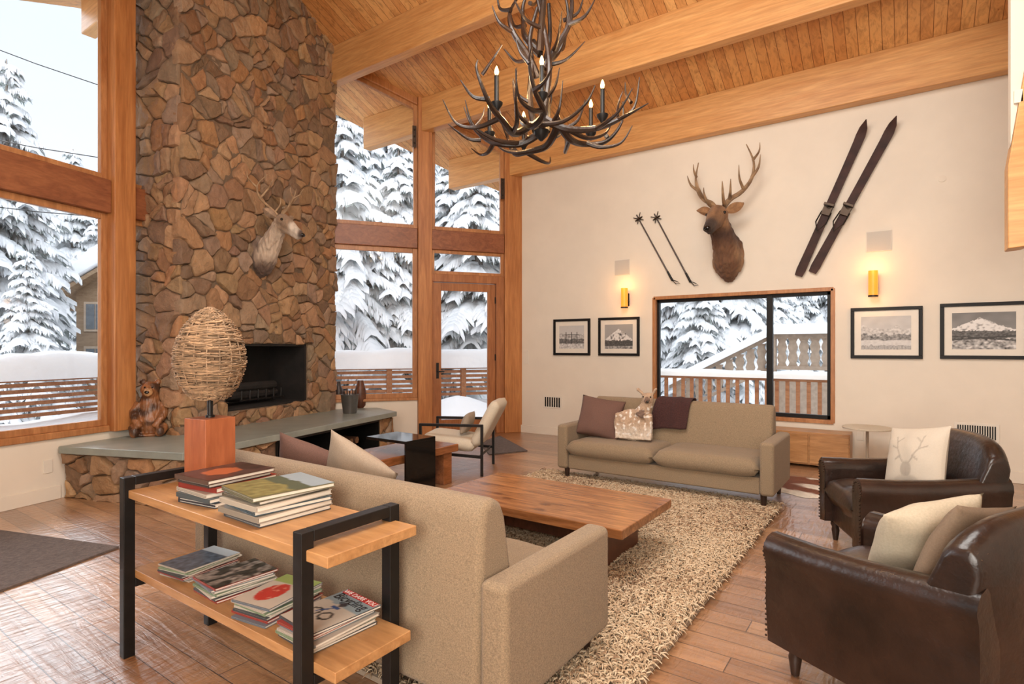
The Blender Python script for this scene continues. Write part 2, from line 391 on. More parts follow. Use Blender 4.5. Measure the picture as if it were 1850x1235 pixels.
def window(name,fr,t0,t1,z0,z1,st=.05,n0=-.05,n1=.0,mat=MTRIM):
    w=sthing(name,fr.pt((t0+t1)/2,0,z0 if not callable(z0) else 0))
    zz0=(lambda p:z0) if not callable(z0) else z0; zz1=(lambda p:z1) if not callable(z1) else z1
    m=MB(); m.fbox(fr,t0,t0+st,n0,n1,zz0,zz1); m.fbox(fr,t1-st,t1,n0,n1,zz0,zz1)
    m.fbox(fr,t0+st,t1-st,n0,n1,zz0,lambda p:zz0(p)+st); m.fbox(fr,t0+st,t1-st,n0,n1,lambda p:zz1(p)-st,zz1)
    m.build('window_frame',mat,w,bevel=.004,world=True)
    m=MB(); m.fbox(fr,t0+st*.7,t1-st*.7,-.03,-.024,lambda p:zz0(p)+st*.7,lambda p:zz1(p)-st*.7); m.build('pane',MGLASS,w,world=True,smooth=False)
    return w
ctop=lambda p:zc(p.y)-.1
window('window_2',DG,tp1,2.98,.6,ZT0,.07)
window('window_3',DG,tp1,2.98,ZT1,ctop,.06)
window('window_4',DG,tc1,tp0,ZT1,ctop,.06)
window('window_5',DG,tc1,tp0,2.48,ZT0,.05)
m=MB(); m.fbox(DG,tc1,td0+.005,-.1,.03,0,2.48); m.fbox(DG,td0,tp0,-.1,.035,2.36,2.48); m.fbox(DG,td1-.003,tp0,-.1,.03,0,2.36); trim(m,MDOOR)
d=sthing('door_1',DG.pt(td0,0,0)); a,b=td0+.01,td1-.006; st=.125; m=MB()
m.fbox(DG,a,a+st,-.05,0,.01,2.35); m.fbox(DG,b-st,b,-.05,0,.01,2.35); m.fbox(DG,a+st,b-st,-.05,0,.01,.24); m.fbox(DG,a+st,b-st,-.05,0,2.23,2.35)
m.build('door_leaf',MDOOR,d,bevel=.005,world=True)
m=MB(); m.fbox(DG,a+st-.01,b-st+.01,-.03,-.024,.23,2.24); m.build('pane',MGLASS,d,world=True,smooth=False)
m=MB(); m.fbox(DG,b-.085,b-.045,0,.012,.88,1.12); m.tube([DG.pt(b-.065,.01,.99),DG.pt(b-.065,.05,.99),DG.pt(b-.16,.055,.985)],.01,8); m.build('door_handle',MBLACK,d,world=True)
for zz in (.3,1.15,2.05):
    m=MB(); m.fbox(DG,a-.012,a+.012,-.005,.012,zz,zz+.1); m.build('hinge',MBLACK,d,world=True)
for px,z0 in ((747,4.35),(905,3.7)):
    t=T(px); m=MB(); m.fbox(DG,t-.03,t+.03,.08,.09,z0,z0+.32)
    for q in (.06,.16,.26): m.ell(DG.pt(t,.09,z0+q),.014,8)
    trim(m,MPLATE,0)
TL=lambda px:LF.t(px)
a0=-5.4; aP0,aP1=TL(194),TL(233); aE=TL(268)+.05
ceilL=lambda p:zc(p.y)+.02
m=MB(); m.fbox(LF,a0,aE,-.12,0,0,.54); struct(m.build('wall_left',MW,smooth=False))
m=MB(); m.fbox(LF,a0,TL(108),0,.018,0,.12); struct(m.build('baseboard_left',MW,bevel=.004))
m=MB(); m.fbox(LF,a0,aE,-.12,.03,.54,.6); trim(m,MTRIM)
m=MB(); m.fbox(LF,aP0,aP1,-.14,.1,.54,ceilL); trim(m,MPOST)
m=MB(); m.fbox(LF,-2.6,-2.3,-.14,.1,.54,ceilL); trim(m,MPOST)
m=MB(); m.fbox(LF,a0,-2.6,-.1,.06,2.65,2.97); m.fbox(LF,-2.3,aP0-.002,-.1,.06,2.65,2.97); trim(m,MTRANS)
m=MB(); m.fbox(LF,aP1+.002,aE,-.1,.06,2.65,2.97); trim(m,MTRANS)
window('window_6',LF,-2.3,aP0,.6,2.65,.06); window('window_7',LF,-2.3,aP0,2.97,ctop,.06)
window('window_8',LF,aP1,aE,.6,2.65,.05); window('window_9',LF,aP1,aE,2.97,ctop,.05)
window('window_10',LF,a0,-2.6,.6,2.65,.06); window('window_11',LF,a0,-2.6,2.97,ctop,.06)
LO=Fr((0,5.1),(1,0),(0,-1))
def lp(px,py): h=LO.hit(px,py); return (h.x,h.z)
m=MB(); m.ext([lp(1826,-900),lp(1826,262),lp(1850,128),(2.6,lp(1850,128)[1]+1.6),(2.6,lp(1826,-900)[1])],lambda p,a:(p[0],a,p[1]),5.1,5.22); struct(m.build('wall_loft',MW,smooth=False))
m=MB(); m.ext([lp(1820,300),lp(1850,130),(2.6,lp(1850,130)[1]+1.6),(2.6,lp(1850,446)[1]+.9),lp(1850,446),lp(1820,450)],lambda p,a:(p[0],a,p[1]),5.07,5.25); trim(m,MBEAM)
h=LO.hit(1829,178); m=MB(); m.box((h.x+.03,5.085,h.z),(.05,.03,.09)); tag(m.build('wall_sensor',MWHITE,bevel=.005),'small white sensor box on the loft wall at the right edge','sensor')

# ------------------------------------------------------------------ fireplace
def clip(poly,nx,ny,c):
    out=[]; n=len(poly)
    for i in range(n):
        p,q=poly[i],poly[(i+1)%n]; dp=nx*p[0]+ny*p[1]-c; dq=nx*q[0]+ny*q[1]-c
        if dp<=0: out.append(p)
        if (dp<0)!=(dq<0) and dp!=dq:
            k=dp/(dp-dq); out.append((p[0]+(q[0]-p[0])*k,p[1]+(q[1]-p[1])*k))
    return out
PAL=[sr(160,124,90),sr(172,136,100),sr(150,114,82),sr(178,142,104),sr(152,126,102),sr(132,104,80),sr(164,130,98),sr(164,122,84),sr(172,138,106),sr(144,114,90),sr(156,132,108)]
def stone_face(mb,fr,W,z0,z1,n,seed,hole=None,depth=.05,base=0.0,tint=1.0,free=0.0):
    r=random.Random(seed); H=z1-z0; seeds=[]
    for i in range(n):
        best=None;bd=-1
        for k in range(3):
            p=(r.uniform(0,W),r.uniform(0,H)); dd=min([(p[0]-q[0])**2+((p[1]-q[1])*1.25)**2 for q in seeds] or [9])
            if dd>bd: bd=dd;best=p
        seeds.append(best)
    sp=math.sqrt(W*H/n); wt=[r.uniform(0,.8)*sp*sp*.5 for _ in seeds]
    cells=[]
    for i,p in enumerate(seeds):
        near=sorted(range(n),key=lambda j:(seeds[j][0]-p[0])**2+(seeds[j][1]-p[1])**2)[1:28]
        poly=[(0,0),(W,0),(W,H),(0,H)]
        for j in near:
            q=seeds[j]; nx,ny=q[0]-p[0],q[1]-p[1]; c=(q[0]**2+q[1]**2-p[0]**2-p[1]**2-wt[j]+wt[i])/2
            poly=clip(poly,nx,ny,c)
            if len(poly)<3: break
        if len(poly)>=3 and hole:
            hx0,hx1,hy0,hy1=hole
            if max(a[0] for a in poly)>hx0 and min(a[0] for a in poly)<hx1 and max(a[1] for a in poly)>hy0 and min(a[1] for a in poly)<hy1:
                ds=[(hx0-p[0],(1,0,hx0)),(p[0]-hx1,(-1,0,-hx1)),(hy0-p[1],(0,1,hy0)),(p[1]-hy1,(0,-1,-hy1))]
                dmax=max(ds,key=lambda x:x[0])
                if dmax[0]<-.12: continue
                poly=clip(poly,*dmax[1])
        if len(poly)<3: continue
        if r.random()<.3 and n>30:
            cx=sum(a[0] for a in poly)/len(poly); cy=sum(a[1] for a in poly)/len(poly); an=r.uniform(0,PI); nx,ny=cos(an),sin(an); c=nx*cx+ny*cy
            cells+= [clip(poly,nx,ny,c),clip(poly,-nx,-ny,-c)]
        else: cells.append(poly)
    for i,poly in enumerate(cells):
        if len(poly)<3: continue
        cx=sum(a[0] for a in poly)/len(poly); cy=sum(a[1] for a in poly)/len(poly)
        # stones on the free edge stick out past the corner by their own amount
        edge=free*(r.uniform(-.2,1.0)) if (free and min(a[0] for a in poly)<.012) else 0
        pts=[]
        for k in range(len(poly)):
            a,b=poly[k],poly[(k+1)%len(poly)]; L=math.hypot(b[0]-a[0],b[1]-a[1]); ns=max(1,int(L/.028))
            for s in range(ns):
                x=a[0]+(b[0]-a[0])*s/ns; y=a[1]+(b[1]-a[1])*s/ns
                ins=min(x,W-x)>.01
                dv=noise.noise_vector(Vector((x*13+seed,y*13,1.3)))*.019+noise.noise_vector(Vector((x*3+seed,y*3,7.3)))*.035
                ex=0
                if edge and x<=.01: ex=-edge+.012*noise.noise(Vector((y*12,seed,3)))
                pts.append((x+(dv.x if ins else ex),y+dv.y))
        if len(pts)<4: continue
        pts=[((pts[q-1][0]+4*pts[q][0]+pts[(q+1)%len(pts)][0])/6,(pts[q-1][1]+4*pts[q][1]+pts[(q+1)%len(pts)][1])/6) if (pts[q][0]<W-.012 and (free or pts[q][0]>.012)) else pts[q] for q in range(len(pts))]
        h=depth*r.uniform(.45,1.5); gx,gy=r.uniform(-.14,.14),r.uniform(-.14,.14)
        col=r.choice(PAL); kk=r.uniform(.76,1.08)*tint; col=tuple(c*kk*(1+r.uniform(-.04,.04)) for c in col)
        rings=[]
        for ins,dd,rel in ((.003,.1,0),(.006,.62,0),(.015,.93,0),(0,1.0,.35),(0,1.0,.7)):
            ring=[]
            for (x,y) in pts:
                dx,dy=cx-x,cy-y; L=math.hypot(dx,dy)+1e-6; k=rel if rel else min(.6,ins/L)
                X,Y=x+dx*k,y+dy*k
                dep=base+(dd*h+((X-cx)*gx+(Y-cy)*gy if dd>.3 else 0)+((.018*noise.noise(Vector((X*11+i,Y*11,2)))+.009*noise.noise(Vector((X*28+i,Y*28,2)))) if dd>.6 else 0))
                ring.append(fr.pt(X,max(dep,base),z0+Y))
            rings.append(ring)
        if edge: rings.insert(0,[fr.pt(x,base-.05,z0+y) for (x,y) in pts])
        k=len(pts); nr=len(rings); vs=[p for rg in rings for p in rg]+[fr.pt(cx,base+h+.018*noise.noise(Vector((cx*11+i,cy*11,2))),z0+cy)]; fs=[]
        for a in range(nr-1):
            for j in range(k): fs.append([a*k+j,a*k+(j+1)%k,(a+1)*k+(j+1)%k,(a+1)*k+j])
        for j in range(k): fs.append([(nr-1)*k+j,(nr-1)*k+(j+1)%k,nr*k])
        mb.add(vs,fs,col)
fp=thing('fireplace','tall fieldstone fireplace chimney with wide concrete hearth between the windows','fireplace',CHF.pt(1.25,0,0))
W=2.5; ZC=6.3
fx0,fx1=CHF.t(404),CHF.t(553); fz0,fz1=.64,1.40
m=MB(); stone_face(m,CHF,W,.3,ZC,430,3,hole=(fx0,fx1,fz0-.3,fz1-.3),depth=.046,free=.05)
CHL=Fr(CHF.pt(0,0,0),(-M_[0],-M_[1]),(-L_[0],-L_[1]))
stone_face(m,CHL,.62,.3,ZC,110,9,depth=.042,free=.03)
CHR=Fr(CHF.pt(W,0,0),(-M_[0],-M_[1]),L_); stone_face(m,CHR,.3,.3,ZC,40,19,depth=.02)
m.build('chimney_stone',MSTONE,fp,world=True,sharp=42)
m=MB(); k0=.012
m.fbox(CHF,0,fx0,-.85,k0,0,ZC); m.fbox(CHF,fx1,W,-.55,k0,0,ZC); m.fbox(CHF,fx0,fx1,-.85,k0,0,fz0); m.fbox(CHF,fx0,fx1,-.85,k0,fz1,ZC)
m.build('mortar_core',MMORT,fp,world=True,smooth=False)
m=MB(); m.fbox(CHF,fx0,fx1,-.6,-.58,fz0,fz1); m.fbox(CHF,fx0-.001,fx0+.03,-.58,0,fz0,fz1); m.fbox(CHF,fx1-.03,fx1+.001,-.58,0,fz0,fz1); m.fbox(CHF,fx0,fx1,-.58,0,fz1-.03,fz1+.004); m.fbox(CHF,fx0,fx1,-.58,0,fz0-.004,fz0+.02)
m.build('firebox',MSOOT,fp,world=True,smooth=False)
g=MB()
for k in range(6): 
    t=fx0+.4+k*.13; g.tube([CHF.pt(t,-.14,fz0+.2),CHF.pt(t,-.14,fz0+.08),CHF.pt(t,-.44,fz0+.08)],.011,6)
g.tube([CHF.pt(fx0+.36,-.14,fz0+.09),CHF.pt(fx0+1.1,-.14,fz0+.09)],.011,6)
g.build('fire_grate',MBLACK,fp,world=True)
HZ=.47
hA=LF.hit(105,800,.02); hB=atz(330,818,HZ); hC=atz(717,743,HZ); hD=DG.hit(681,735,.02)
cFR=CHF.pt(W,-.02,0); cFL=CHF.pt(0,-.02,0); cLR=CHF.pt(0,-.44,0)
P2=lambda v:(v.x,v.y)
m=MB(); m.prism([P2(hA),P2(hB),P2(hC),P2(hD),P2(cFR),P2(cFL),P2(cLR)],HZ-.065,HZ); m.build('hearth_slab',MCONC,fp,bevel=.006,world=True)
ins=.06
def seg(a,b,inset):
    d=Vector((b.x-a.x,b.y-a.y,0)); n=Vector((d.y,-d.x,0)).normalized()
    return Fr((a.x-n.x*inset,a.y-n.y*inset),(d.x,d.y),(n.x,n.y)),d.length
f1,l1=seg(hA,hB,ins+.02); f2,l2=seg(hB,hC,ins+.02); f3,l3=seg(hC,hD,ins+.02); q1=l2*.34; q2=l2*.9
f2b=Fr(f2.pt(q2,0,0),f2.d,f2.n)
m=MB(); core=MB()
stone_face(m,f1,l1-.06,0,HZ-.065,20,31,depth=.045,tint=1.08); core.fbox(f1,0,l1-.1,-.3,.006,0,HZ-.07)
stone_face(m,f2,q1,0,HZ-.065,16,33,depth=.045); core.fbox(f2,.05,q1,-.3,.006,0,HZ-.07)
m.build('hearth_base',MSTONE,fp,world=True,sharp=42); core.build('hearth_core',MMORT,fp,world=True,smooth=False)
m=MB(); core=MB()
stone_face(m,f2b,l2-q2-.05,0,HZ-.065,6,35,depth=.04); core.fbox(f2,q2,l2-.07,-.3,.006,0,HZ-.07)
stone_face(m,f3,l3-.03,0,HZ-.065,9,37,depth=.04); core.fbox(f3,.03,l3-.06,-.2,.006,0,HZ-.07)
m.build('hearth_base',MSTONE,fp,world=True,sharp=42); core.build('hearth_core',MMORT,fp,world=True,smooth=False)
m=MB(); m.fbox(f2,q1,q2,-.5,-.48,0,HZ-.07); m.fbox(f2,q1,q1+.02,-.48,.02,0,HZ-.07); m.fbox(f2,q2-.02,q2,-.48,.02,0,HZ-.07); m.fbox(f2,q1,q2,-.48,.02,HZ-.1,HZ-.067); m.fbox(f2,q1+.02,q2-.02,-.48,.02,0,.03)
mid=(q1+q2)/2; m.fbox(f2,mid-.012,mid+.012,-.48,.02,.03,HZ-.1); m.build('log_box',MBLACK,fp,world=True,smooth=False)
MLOG=M('log_bark',sr(84,54,36),.85,var=.35,vs=14,bump=.6,bs=40); MLOGE=M('log_end',sr(112,80,54),.85,var=.3,vs=20)
for row in range(2):
    for c in range(5):
        t=mid+.12+c*.115+(row%2)*.05-.05; z=.03+.052+row*.088
        if t>q2-.07: continue
        lg=thing('firewood_log','split firewood log stacked in the black niche under the hearth','log',f2.pt(t,-.26,z-.05),f2.rot(),'firewood in the hearth niche')
        rr=.05; pts=[(rr*cos(q)*rnd.uniform(.75,1),rr*sin(q)*rnd.uniform(.75,1)) for q in [2*PI*i/6 for i in range(6)]]
        m=MB(); m.ext(pts,lambda p,a:(p[0],a,p[1]+.05),-.17,.2); m.build('log_side',MLOG,lg,smooth=False)
        m=MB(); m.ext([(x*.92,y*.92) for x,y in pts],lambda p,a:(p[0],a,p[1]+.05),-.173,-.169); m.build('log_end',MLOGE,lg,smooth=False)
for k,(a,zz) in enumerate(((.3,.14),(.5,.14),(.42,.24))):
    t=fx0+a+.3; c=CHF.pt(t,-.24-.06*(k%2),fz0+zz); m=MB(); m.tube([c-CHF.d*.3,c+CHF.d*.1,c+CHF.d*.32],[.05,.055,.048],9)
    tag(m.build('charred_log',MCHAR),'charred log on the grate inside the dark firebox','log','charred logs in the firebox')

# ------------------------------------------------------------------ furniture
def make_sofa(name,label):
    t=thing(name,label,'sofa')
    m=MB(); m.bb(-.905,.905,-.37,.34,.13,.275); m.build('base',MFAB,t,bevel=.015)
    for s in (-1,1):
        m=MB(); m.bb(min(s*.905,s*1.02),max(s*.905,s*1.02),-.40,.385,.13,.572); m.build('arm',MFAB,t,bevel=.03,seg=4)
    m=MB(); m.ext([(.12,.25),(.215,.75),(.24,.805),(.28,.822),(.315,.818),(.345,.795),(.36,.75),(.395,.13),(.14,.13)],lambda p,a:(a,p[0],p[1]),-.904,.904); m.build('backrest',MFAB,t,bevel=.03,seg=3)
    for s in (-1,1):
        m=MB(); m.pil(.905,.62,.17,e=9,p=.4,n=18,mtx=Matrix.Translation((s*.453,-.115,.345)),pinch=.0,wr=.008,seed=s); c=m.build('seat_cushion',MFAB,t,weld=True,sharp=180)
    for x in (-.93,.93):
        for y in (-.34,.33):
            m=MB(); m.tube([(x,y,.14),(x,y,.0)],[.028,.017],10); m.build('leg',MDKW,t)
    return t
sf=make_sofa('sofa','tan fabric sofa against the picture window side, holding the burgundy throw')
sf.location=(-1.905,5.37,0)
sn=dup(sf,(-2.085,1.87,0),PI,label='tan fabric sofa seen from behind, backed by the magazine console')

def make_chair(name,label,loc,rz):
    t=thing(name,label,'armchair',loc,rz,)
    m=MB(); m.bb(-.33,.33,-.35,.33,.12,.30); m.build('base',MLEATH,t,bevel=.03,seg=3)
    m=MB(); m.pil(.56,.64,.2,e=7,p=.42,n=18,mtx=Matrix.Translation((0,-.09,.36)),pinch=0,wr=.012,seed=5); m.build('seat_cushion',MLEATH,t,weld=True,sharp=180)
    for s in (-1,1):
        rings=[]
        for y,dz,dx in ((-.405,-.01,-.012),(-.40,0,0),(-.2,.0,.004),(.0,.01,.006),(.2,.03,.004),(.36,.05,0)):
            prof=[(.27,.14),(.27,.40)]
            for i in range(9):
                q=PI*1.06-i*(PI*1.25/8); prof.append((.335+.068*cos(q),.505+dz+.068*sin(q)))
            prof+=[(.385,.42),(.388,.30),(.375,.12)]
            k=.985 if y==-.405 else 1
            rings.append([Vector((s*(.33+(p[0]+dx-.33)*k),y,.35+(p[1]-.35)*k)) for p in prof])
        m=MB(); m.loft(rings); m.build('arm',MLEATH,t,sharp=55)
        nails=MB()
        for i in range(14):
            q=PI*1.06-i*(PI*1.25/13); nails.ell((s*(.335+.058*cos(q)),-.406,.495+.058*sin(q)),.005,6)
        for i in range(15): nails.ell((s*.378,-.406,.14+i*.022),.005,6)
        nails.build('nailhead_trim',MNAIL,t)
    rings=[]; n=20; tp=lambda u:.83-.02*u*u-.085*u**5
    for i in range(n+1):
        x=-.385+.77*i/n; u=abs(x)/.385; top=tp(u); cv=-.10*u**2.2
        pr=[(.20,.25),(.235,.5),(.285,top-.07),(.30,top-.03),(.325,top-.006),(.35,top),(.375,top-.006),(.395,top-.03),(.407,top-.075),(.40,.5),(.36,.12),(.22,.12)]
        rings.append([Vector((x,p[0]+cv*(.5 if p[1]>.6 else .7),p[1])) for p in pr])
    m=MB(); m.loft(rings); m.build('backrest',MLEATH,t,bevel=.02,seg=3)
    nails=MB()
    for i in range(34):
        x=-.36+.72*i/33; u=abs(x)/.385; nails.ell((x,.395-.10*u**2.2*.5,tp(u)-.045),.0045,6)
    nails.build('nailhead_trim',MNAIL,t)
    for x in (-.31,.31):
        for y in (-.32,.3):
            m=MB(); m.lathe([(.03,.13),(.032,.11),(.022,.09),(.026,.07),(.016,0)],12,(x,y,0)); m.build('leg',MDKW,t)
    return t
def face(dx,dy): return math.atan2(dx,-dy)
ca=make_chair('leather_armchair','brown leather club armchair nearest the camera, holding two beige cushions',(.05,2.70,0),face(-.875,.484))
cb=dup(ca,(.0,4.40,0),face(-.92,-.38),label='brown leather club armchair holding the antler print cushion, by the end of the far sofa')

c=atd(829,HY,6.3); t=thing('lounge_chair','off-white lounge chair with thin black metal frame by the glass door','chair',(c.x,c.y,0),face(-RT.x-.15,-RT.y+.1)); 
for s in (-1,1):
    m=MB(); x=s*.32
    for a,b in (((x,-.34,0),(x,-.34,.54)),((x,.33,0),(x,.33,.54)),((x,-.35,.53),(x,.34,.53)),((x,-.34,.24),(x,.33,.2))): 
        a,b=Vector(a),Vector(b); q=b-a; m.box((a+b)/2,(.028,.028,q.length),q.to_track_quat('Z','Y').to_matrix())
    m.build('side_frame',MBLACK,t,bevel=.002)
m=MB(); m.tube([(-.32,-.3,.22),(.32,-.3,.22)],.012,8); m.build('crossbar',MBLACK,t)
m=MB(); m.tube([(-.32,.3,.2),(.32,.3,.2)],.012,8); m.build('crossbar',MBLACK,t)
m=MB(); m.pil(.58,.6,.15,e=8,p=.4,n=14,mtx=Matrix.Translation((0,-.06,.33))@Matrix.Rotation(R(-6),4,'X'),pinch=0); m.build('seat_cushion',MOFFW,t,weld=True,sharp=180)
m=MB(); m.pil(.60,.54,.13,e=8,p=.4,n=14,mtx=Matrix.Translation((0,.35,.54))@Matrix.Rotation(R(62),4,'X'),pinch=0); m.build('back_cushion',MOFFW,t,weld=True,sharp=180)
m=MB(); m.pil(.36,.24,.12,mtx=Matrix.Rotation(R(70),4,'X'),n=12)
o=m.build('cushion',MTAUPE,weld=True,sharp=180); tag(o,'small beige cushion on the seat of the black framed lounge chair','cushion'); q=Vector((0,.10,.52)); q.rotate(t.rotation_euler); o.location=q+t.location; o.rotation_euler=t.rotation_euler

t=thing('coffee_table','low rustic wooden coffee table with thick slab top on the shag rug','table',(-1.965,3.24,0))
m=MB(); m.bb(-.70,.70,-.39,.39,.305,.36); m.build('tabletop',MTABLE,t,bevel=.006)
m=MB(); m.bb(.42,.49,-.30,.34,.02,.305); m.build('leg',MTABLED,t,bevel=.005)
m=MB(); m.bb(-.55,-.48,-.30,.34,.02,.305); m.build('leg',MTABLED,t,bevel=.005)
m=MB(); m.bb(-.48,.42,.0,.05,.1,.26); m.build('stretcher',MTABLED,t,bevel=.004)
t=thing('wooden_bench','rustic wooden slab bench with block legs behind the near sofa','bench',(-3.97,3.8,0))
ed=[(.27+.02*noise.noise(Vector((i*.6,3,1))),-.55+1.1*i/12) for i in range(13)]+[(-.27+.02*noise.noise(Vector((i*.6,9,1))),.55-1.1*i/12) for i in range(13)]
MBENCH=wood('bench_wood',sr(118,68,38),sr(174,112,68),(9,1.2,9),.22,.12,dk=.66)
m=MB(); m.prism(ed,.31,.385); m.build('bench_top',MBENCH,t,bevel=.01)
for y in (-.42,.42):
    m=MB(); m.bb(-.2,.24,y-.06,y+.06,0,.31); m.build('leg',MBENCH,t,bevel=.006)
t=thing('side_table','polished black C shaped side table straddling the wooden bench','table',(-3.63,3.72,0))
m=MB(); m.bb(-.5,.02,-.19,.19,.50,.525); m.build('tabletop',MMIRR,t,bevel=.003)
m=MB(); m.bb(0,.02,-.19,.19,.02,.50); m.build('side_panel',MMIRR,t,bevel=.002)
m=MB(); m.bb(-.45,.02,-.19,.19,0,.02); m.build('base',MBLACK,t,bevel=.002)

cx0,cx1,cy0,cy1=-2.80,-1.53,1.06,1.42
t=thing('console_table','two shelf console table with black metal end frames and oak boards','console table',((cx0+cx1)/2,(cy0+cy1)/2,0))
w=.045
for x in (cx0,cx1):
    m=MB(); m.bb(x-w/2,x+w/2,cy0-w/2,cy0+w/2,0,.785); m.bb(x-w/2,x+w/2,cy1-w/2,cy1+w/2,0,.785); m.bb(x-w/2,x+w/2,cy0+w/2,cy1-w/2,.748,.785); m.bb(x-w/2,x+w/2,cy0+w/2,cy1-w/2,.30,.335)
    m.build('end_frame',MBLACK,t,world=True,bevel=.003)
m=MB(); m.bb(cx0+w/2,cx1+.125,cy0-.005,cy1+.005,.695,.73); m.build('upper_shelf',MCONS,t,world=True,bevel=.003)
m=MB(); m.bb(cx0-.01,cx1+.125,cy0+.0225,cy1-.0225,.34,.375); m.build('lower_shelf',MCONS,t,world=True,bevel=.003)
lx,ly=-2.625,1.33
t=thing('table_lamp','table lamp with egg shaped woven twig shade on a redwood block','lamp',(lx,ly,.731),R(8))
m=MB(); m.bb(-.075,.075,-.075,.075,0,.30); m.build('lamp_base',MRED,t,bevel=.003)
m=MB(); m.lathe([(.02,.30),(.02,.31),(.012,.312),(.012,.40)],12); m.build('stem',MBLACK,t)
def egg(v):
    v=min(1,max(0,v))
    if v<.42: return .066+(.146-.066)*sin(PI/2*v/.42)**.8
    return .146*max(.01,1-((v-.42)/.585)**2.0)**.72
m=MB(); r0=random.Random(4)
for i in range(1200):
    v0=r0.uniform(.0,.985); a0=r0.uniform(0,2*PI); da=r0.uniform(.5,1.3); sl=r0.choice([-1,1])*r0.uniform(.0,.035); n=9; off=r0.uniform(-.005,.007)
    pts=[]
    for k in range(n):
        s=k/(n-1); v=min(.99,max(.0,v0+sl*s+.004*sin(s*9+i))); rr=egg(v)+off+.003*sin(s*13+i); a=a0+da*s
        pts.append((rr*cos(a),rr*sin(a),.385+.42*v))
    kk=r0.uniform(.5,1.25); m.tube(pts,r0.uniform(.002,.0036),4,col=(kk,kk*.97,kk*.92))
for i in range(18):
    a=2*PI*i/18; kk=r0.uniform(.6,1.0)
    m.tube([((egg(v)+.002)*cos(a),(egg(v)+.002)*sin(a),.385+.42*v) for v in [j/14 for j in range(15)]],.003,5,col=(kk,kk,kk))
m.build('lamp_shade',MWICK,t,fix=False)
m=MB(); m.lathe([(max(.004,egg(v)*.96),.387+.415*v) for v in [j/18 for j in range(19)]],20); m.build('shade_lining',M('lining',sr(98,76,56),.9,bump=.6,bs=40),t)

def cover_fn(kind,seed):
    def fn(u,v):
        n=noise.noise(Vector((u*4+seed,v*4,seed))); n2=noise.noise(Vector((u*11+seed,v*11,seed)))
        if kind=='dark': return tuple(max(0,c*(.7+n*.6)) for c in sr(70,48,46)) if (u-.5)**2+(v-.45)**2>.07+n2*.03 else sr(160,86,54)
        if kind=='land':
            if v>.72+n*.05: return sr(150,164,172)
            if v>.5+n*.08: return sr(80,90,72)
            return tuple(max(0,c*(.8+n2*.5)) for c in sr(140,132,84))
        if kind=='bluemtn': return sr(186,198,206) if (v>.75) else tuple(max(0,c*(.8+n2*.7)) for c in sr(96,110,126))
        if kind=='trail': return tuple(max(0,c*(.7+n2)) for c in (sr(170,160,150) if n>0 else sr(70,72,66)))
        if kind=='melon':
            if (u-.45)**2*1.2+(v-.42)**2<.085: return sr(206,66,56) if n2<.3 else sr(232,140,120)
            return sr(214,204,190) if v<.75 else sr(170,190,110)
        if kind=='bike':
            c=sr(206,198,186) if v<.62+n*.05 else sr(150,170,180)
            for q in ((.3,.35),(.62,.35)):
                d=math.hypot(u-q[0],(v-q[1])*1.3)
                if .09<d<.135: c=sr(40,40,44)
            if abs((v-.35)-(u-.3)*1.1)<.03 and .3<u<.5: c=sr(50,90,150)
            if abs(v-.57)<.03 and .38<u<.6: c=sr(50,90,150)
            if math.hypot(u-.5,(v-.68))<.075: c=sr(60,60,70)
            return c
        return sr(128,128,128)
    return fn
def book(name,label,cat,c,rz,w,d,h,col,group,kind=None,seed=1):
    t=thing(name,label,cat,c,rz,group); th=.003 if cat=='book' else .0012
    m=MB(); m.box((.002,0,h/2),(w-.008,d-.008,h-th*1.6)); m.build('pages',MPAGE,t,smooth=False)
    m=MB(); m.box((0,0,h-th/2),(w,d,th),None,col); m.box((0,0,th/2),(w,d,th),None,col); m.box((-w/2+th/2,0,h/2),(th,d,h-2*th),None,col); m.box((0,-d/2+.0005,h/2),(w*.995,.001,h*.8 if (cat=='book' and seed%2) else h*.35),None,mul(col,.8)); m.build('cover',MGLOSSC,t,smooth=False)
    if kind:
        f=cover_fn(kind,seed); m=MB(); m.grid(30,36,lambda u,v:((u-.5)*(w-.004),(v-.5)*(d-.004),h+.0007),f); m.build('cover_picture',MGLOSSC,t,smooth=False)
    return t
ordn=['lowest','second lowest','third lowest','fourth lowest','fifth lowest','sixth lowest','seventh lowest']
def stack(c,rz,w,d,hs,cols,kind,cat,where,group,seed):
    z=c.z; r=random.Random(seed)
    for i,h in enumerate(hs):
        top=i==len(hs)-1
        lab=('top %s of %s'%(cat,where)) if top else ('%s %s in %s'%(ordn[i],cat,where))
        o=book(cat,lab,cat,(c.x+r.uniform(-.008,.008),c.y+r.uniform(-.008,.008),z),rz+r.uniform(-.09,.09),w*r.uniform(.9,1.02) if not top else w,d*r.uniform(.93,1.02) if not top else d,h,cols[i%len(cols)],group,kind if top else None,seed if top else i)
        z+=h+.0012
    return o
bk=[sr(50,54,62),sr(80,90,94),sr(182,172,158),sr(140,50,40),sr(62,52,50),sr(94,70,60)]
stack(Vector((-2.31,1.245,.731)),R(4),.235,.29,[.02,.018,.016,.02,.014,.016],bk,'dark','book','the book stack beside the wooden lamp','coffee table books beside the lamp',11)
stack(Vector((-1.94,1.235,.731)),R(-3),.265,.31,[.018,.02,.016,.018,.014,.016],[sr(66,70,74),sr(150,140,126),sr(60,80,90),sr(186,176,160),sr(90,84,72),sr(110,108,84)],'land','book','the stack with green landscape cover','coffee table books on the upper shelf near the sofa end',12)
ml=[sr(190,180,168),sr(110,120,130),sr(160,64,54),sr(74,78,82),sr(206,196,182),sr(130,150,120)]
zl=.3765
stack(Vector((-2.55,1.25,zl)),R(8),.19,.255,[.006]*7,ml,'bluemtn','magazine','the blue-grey pile at the far left','magazines in the leftmost pile',13)
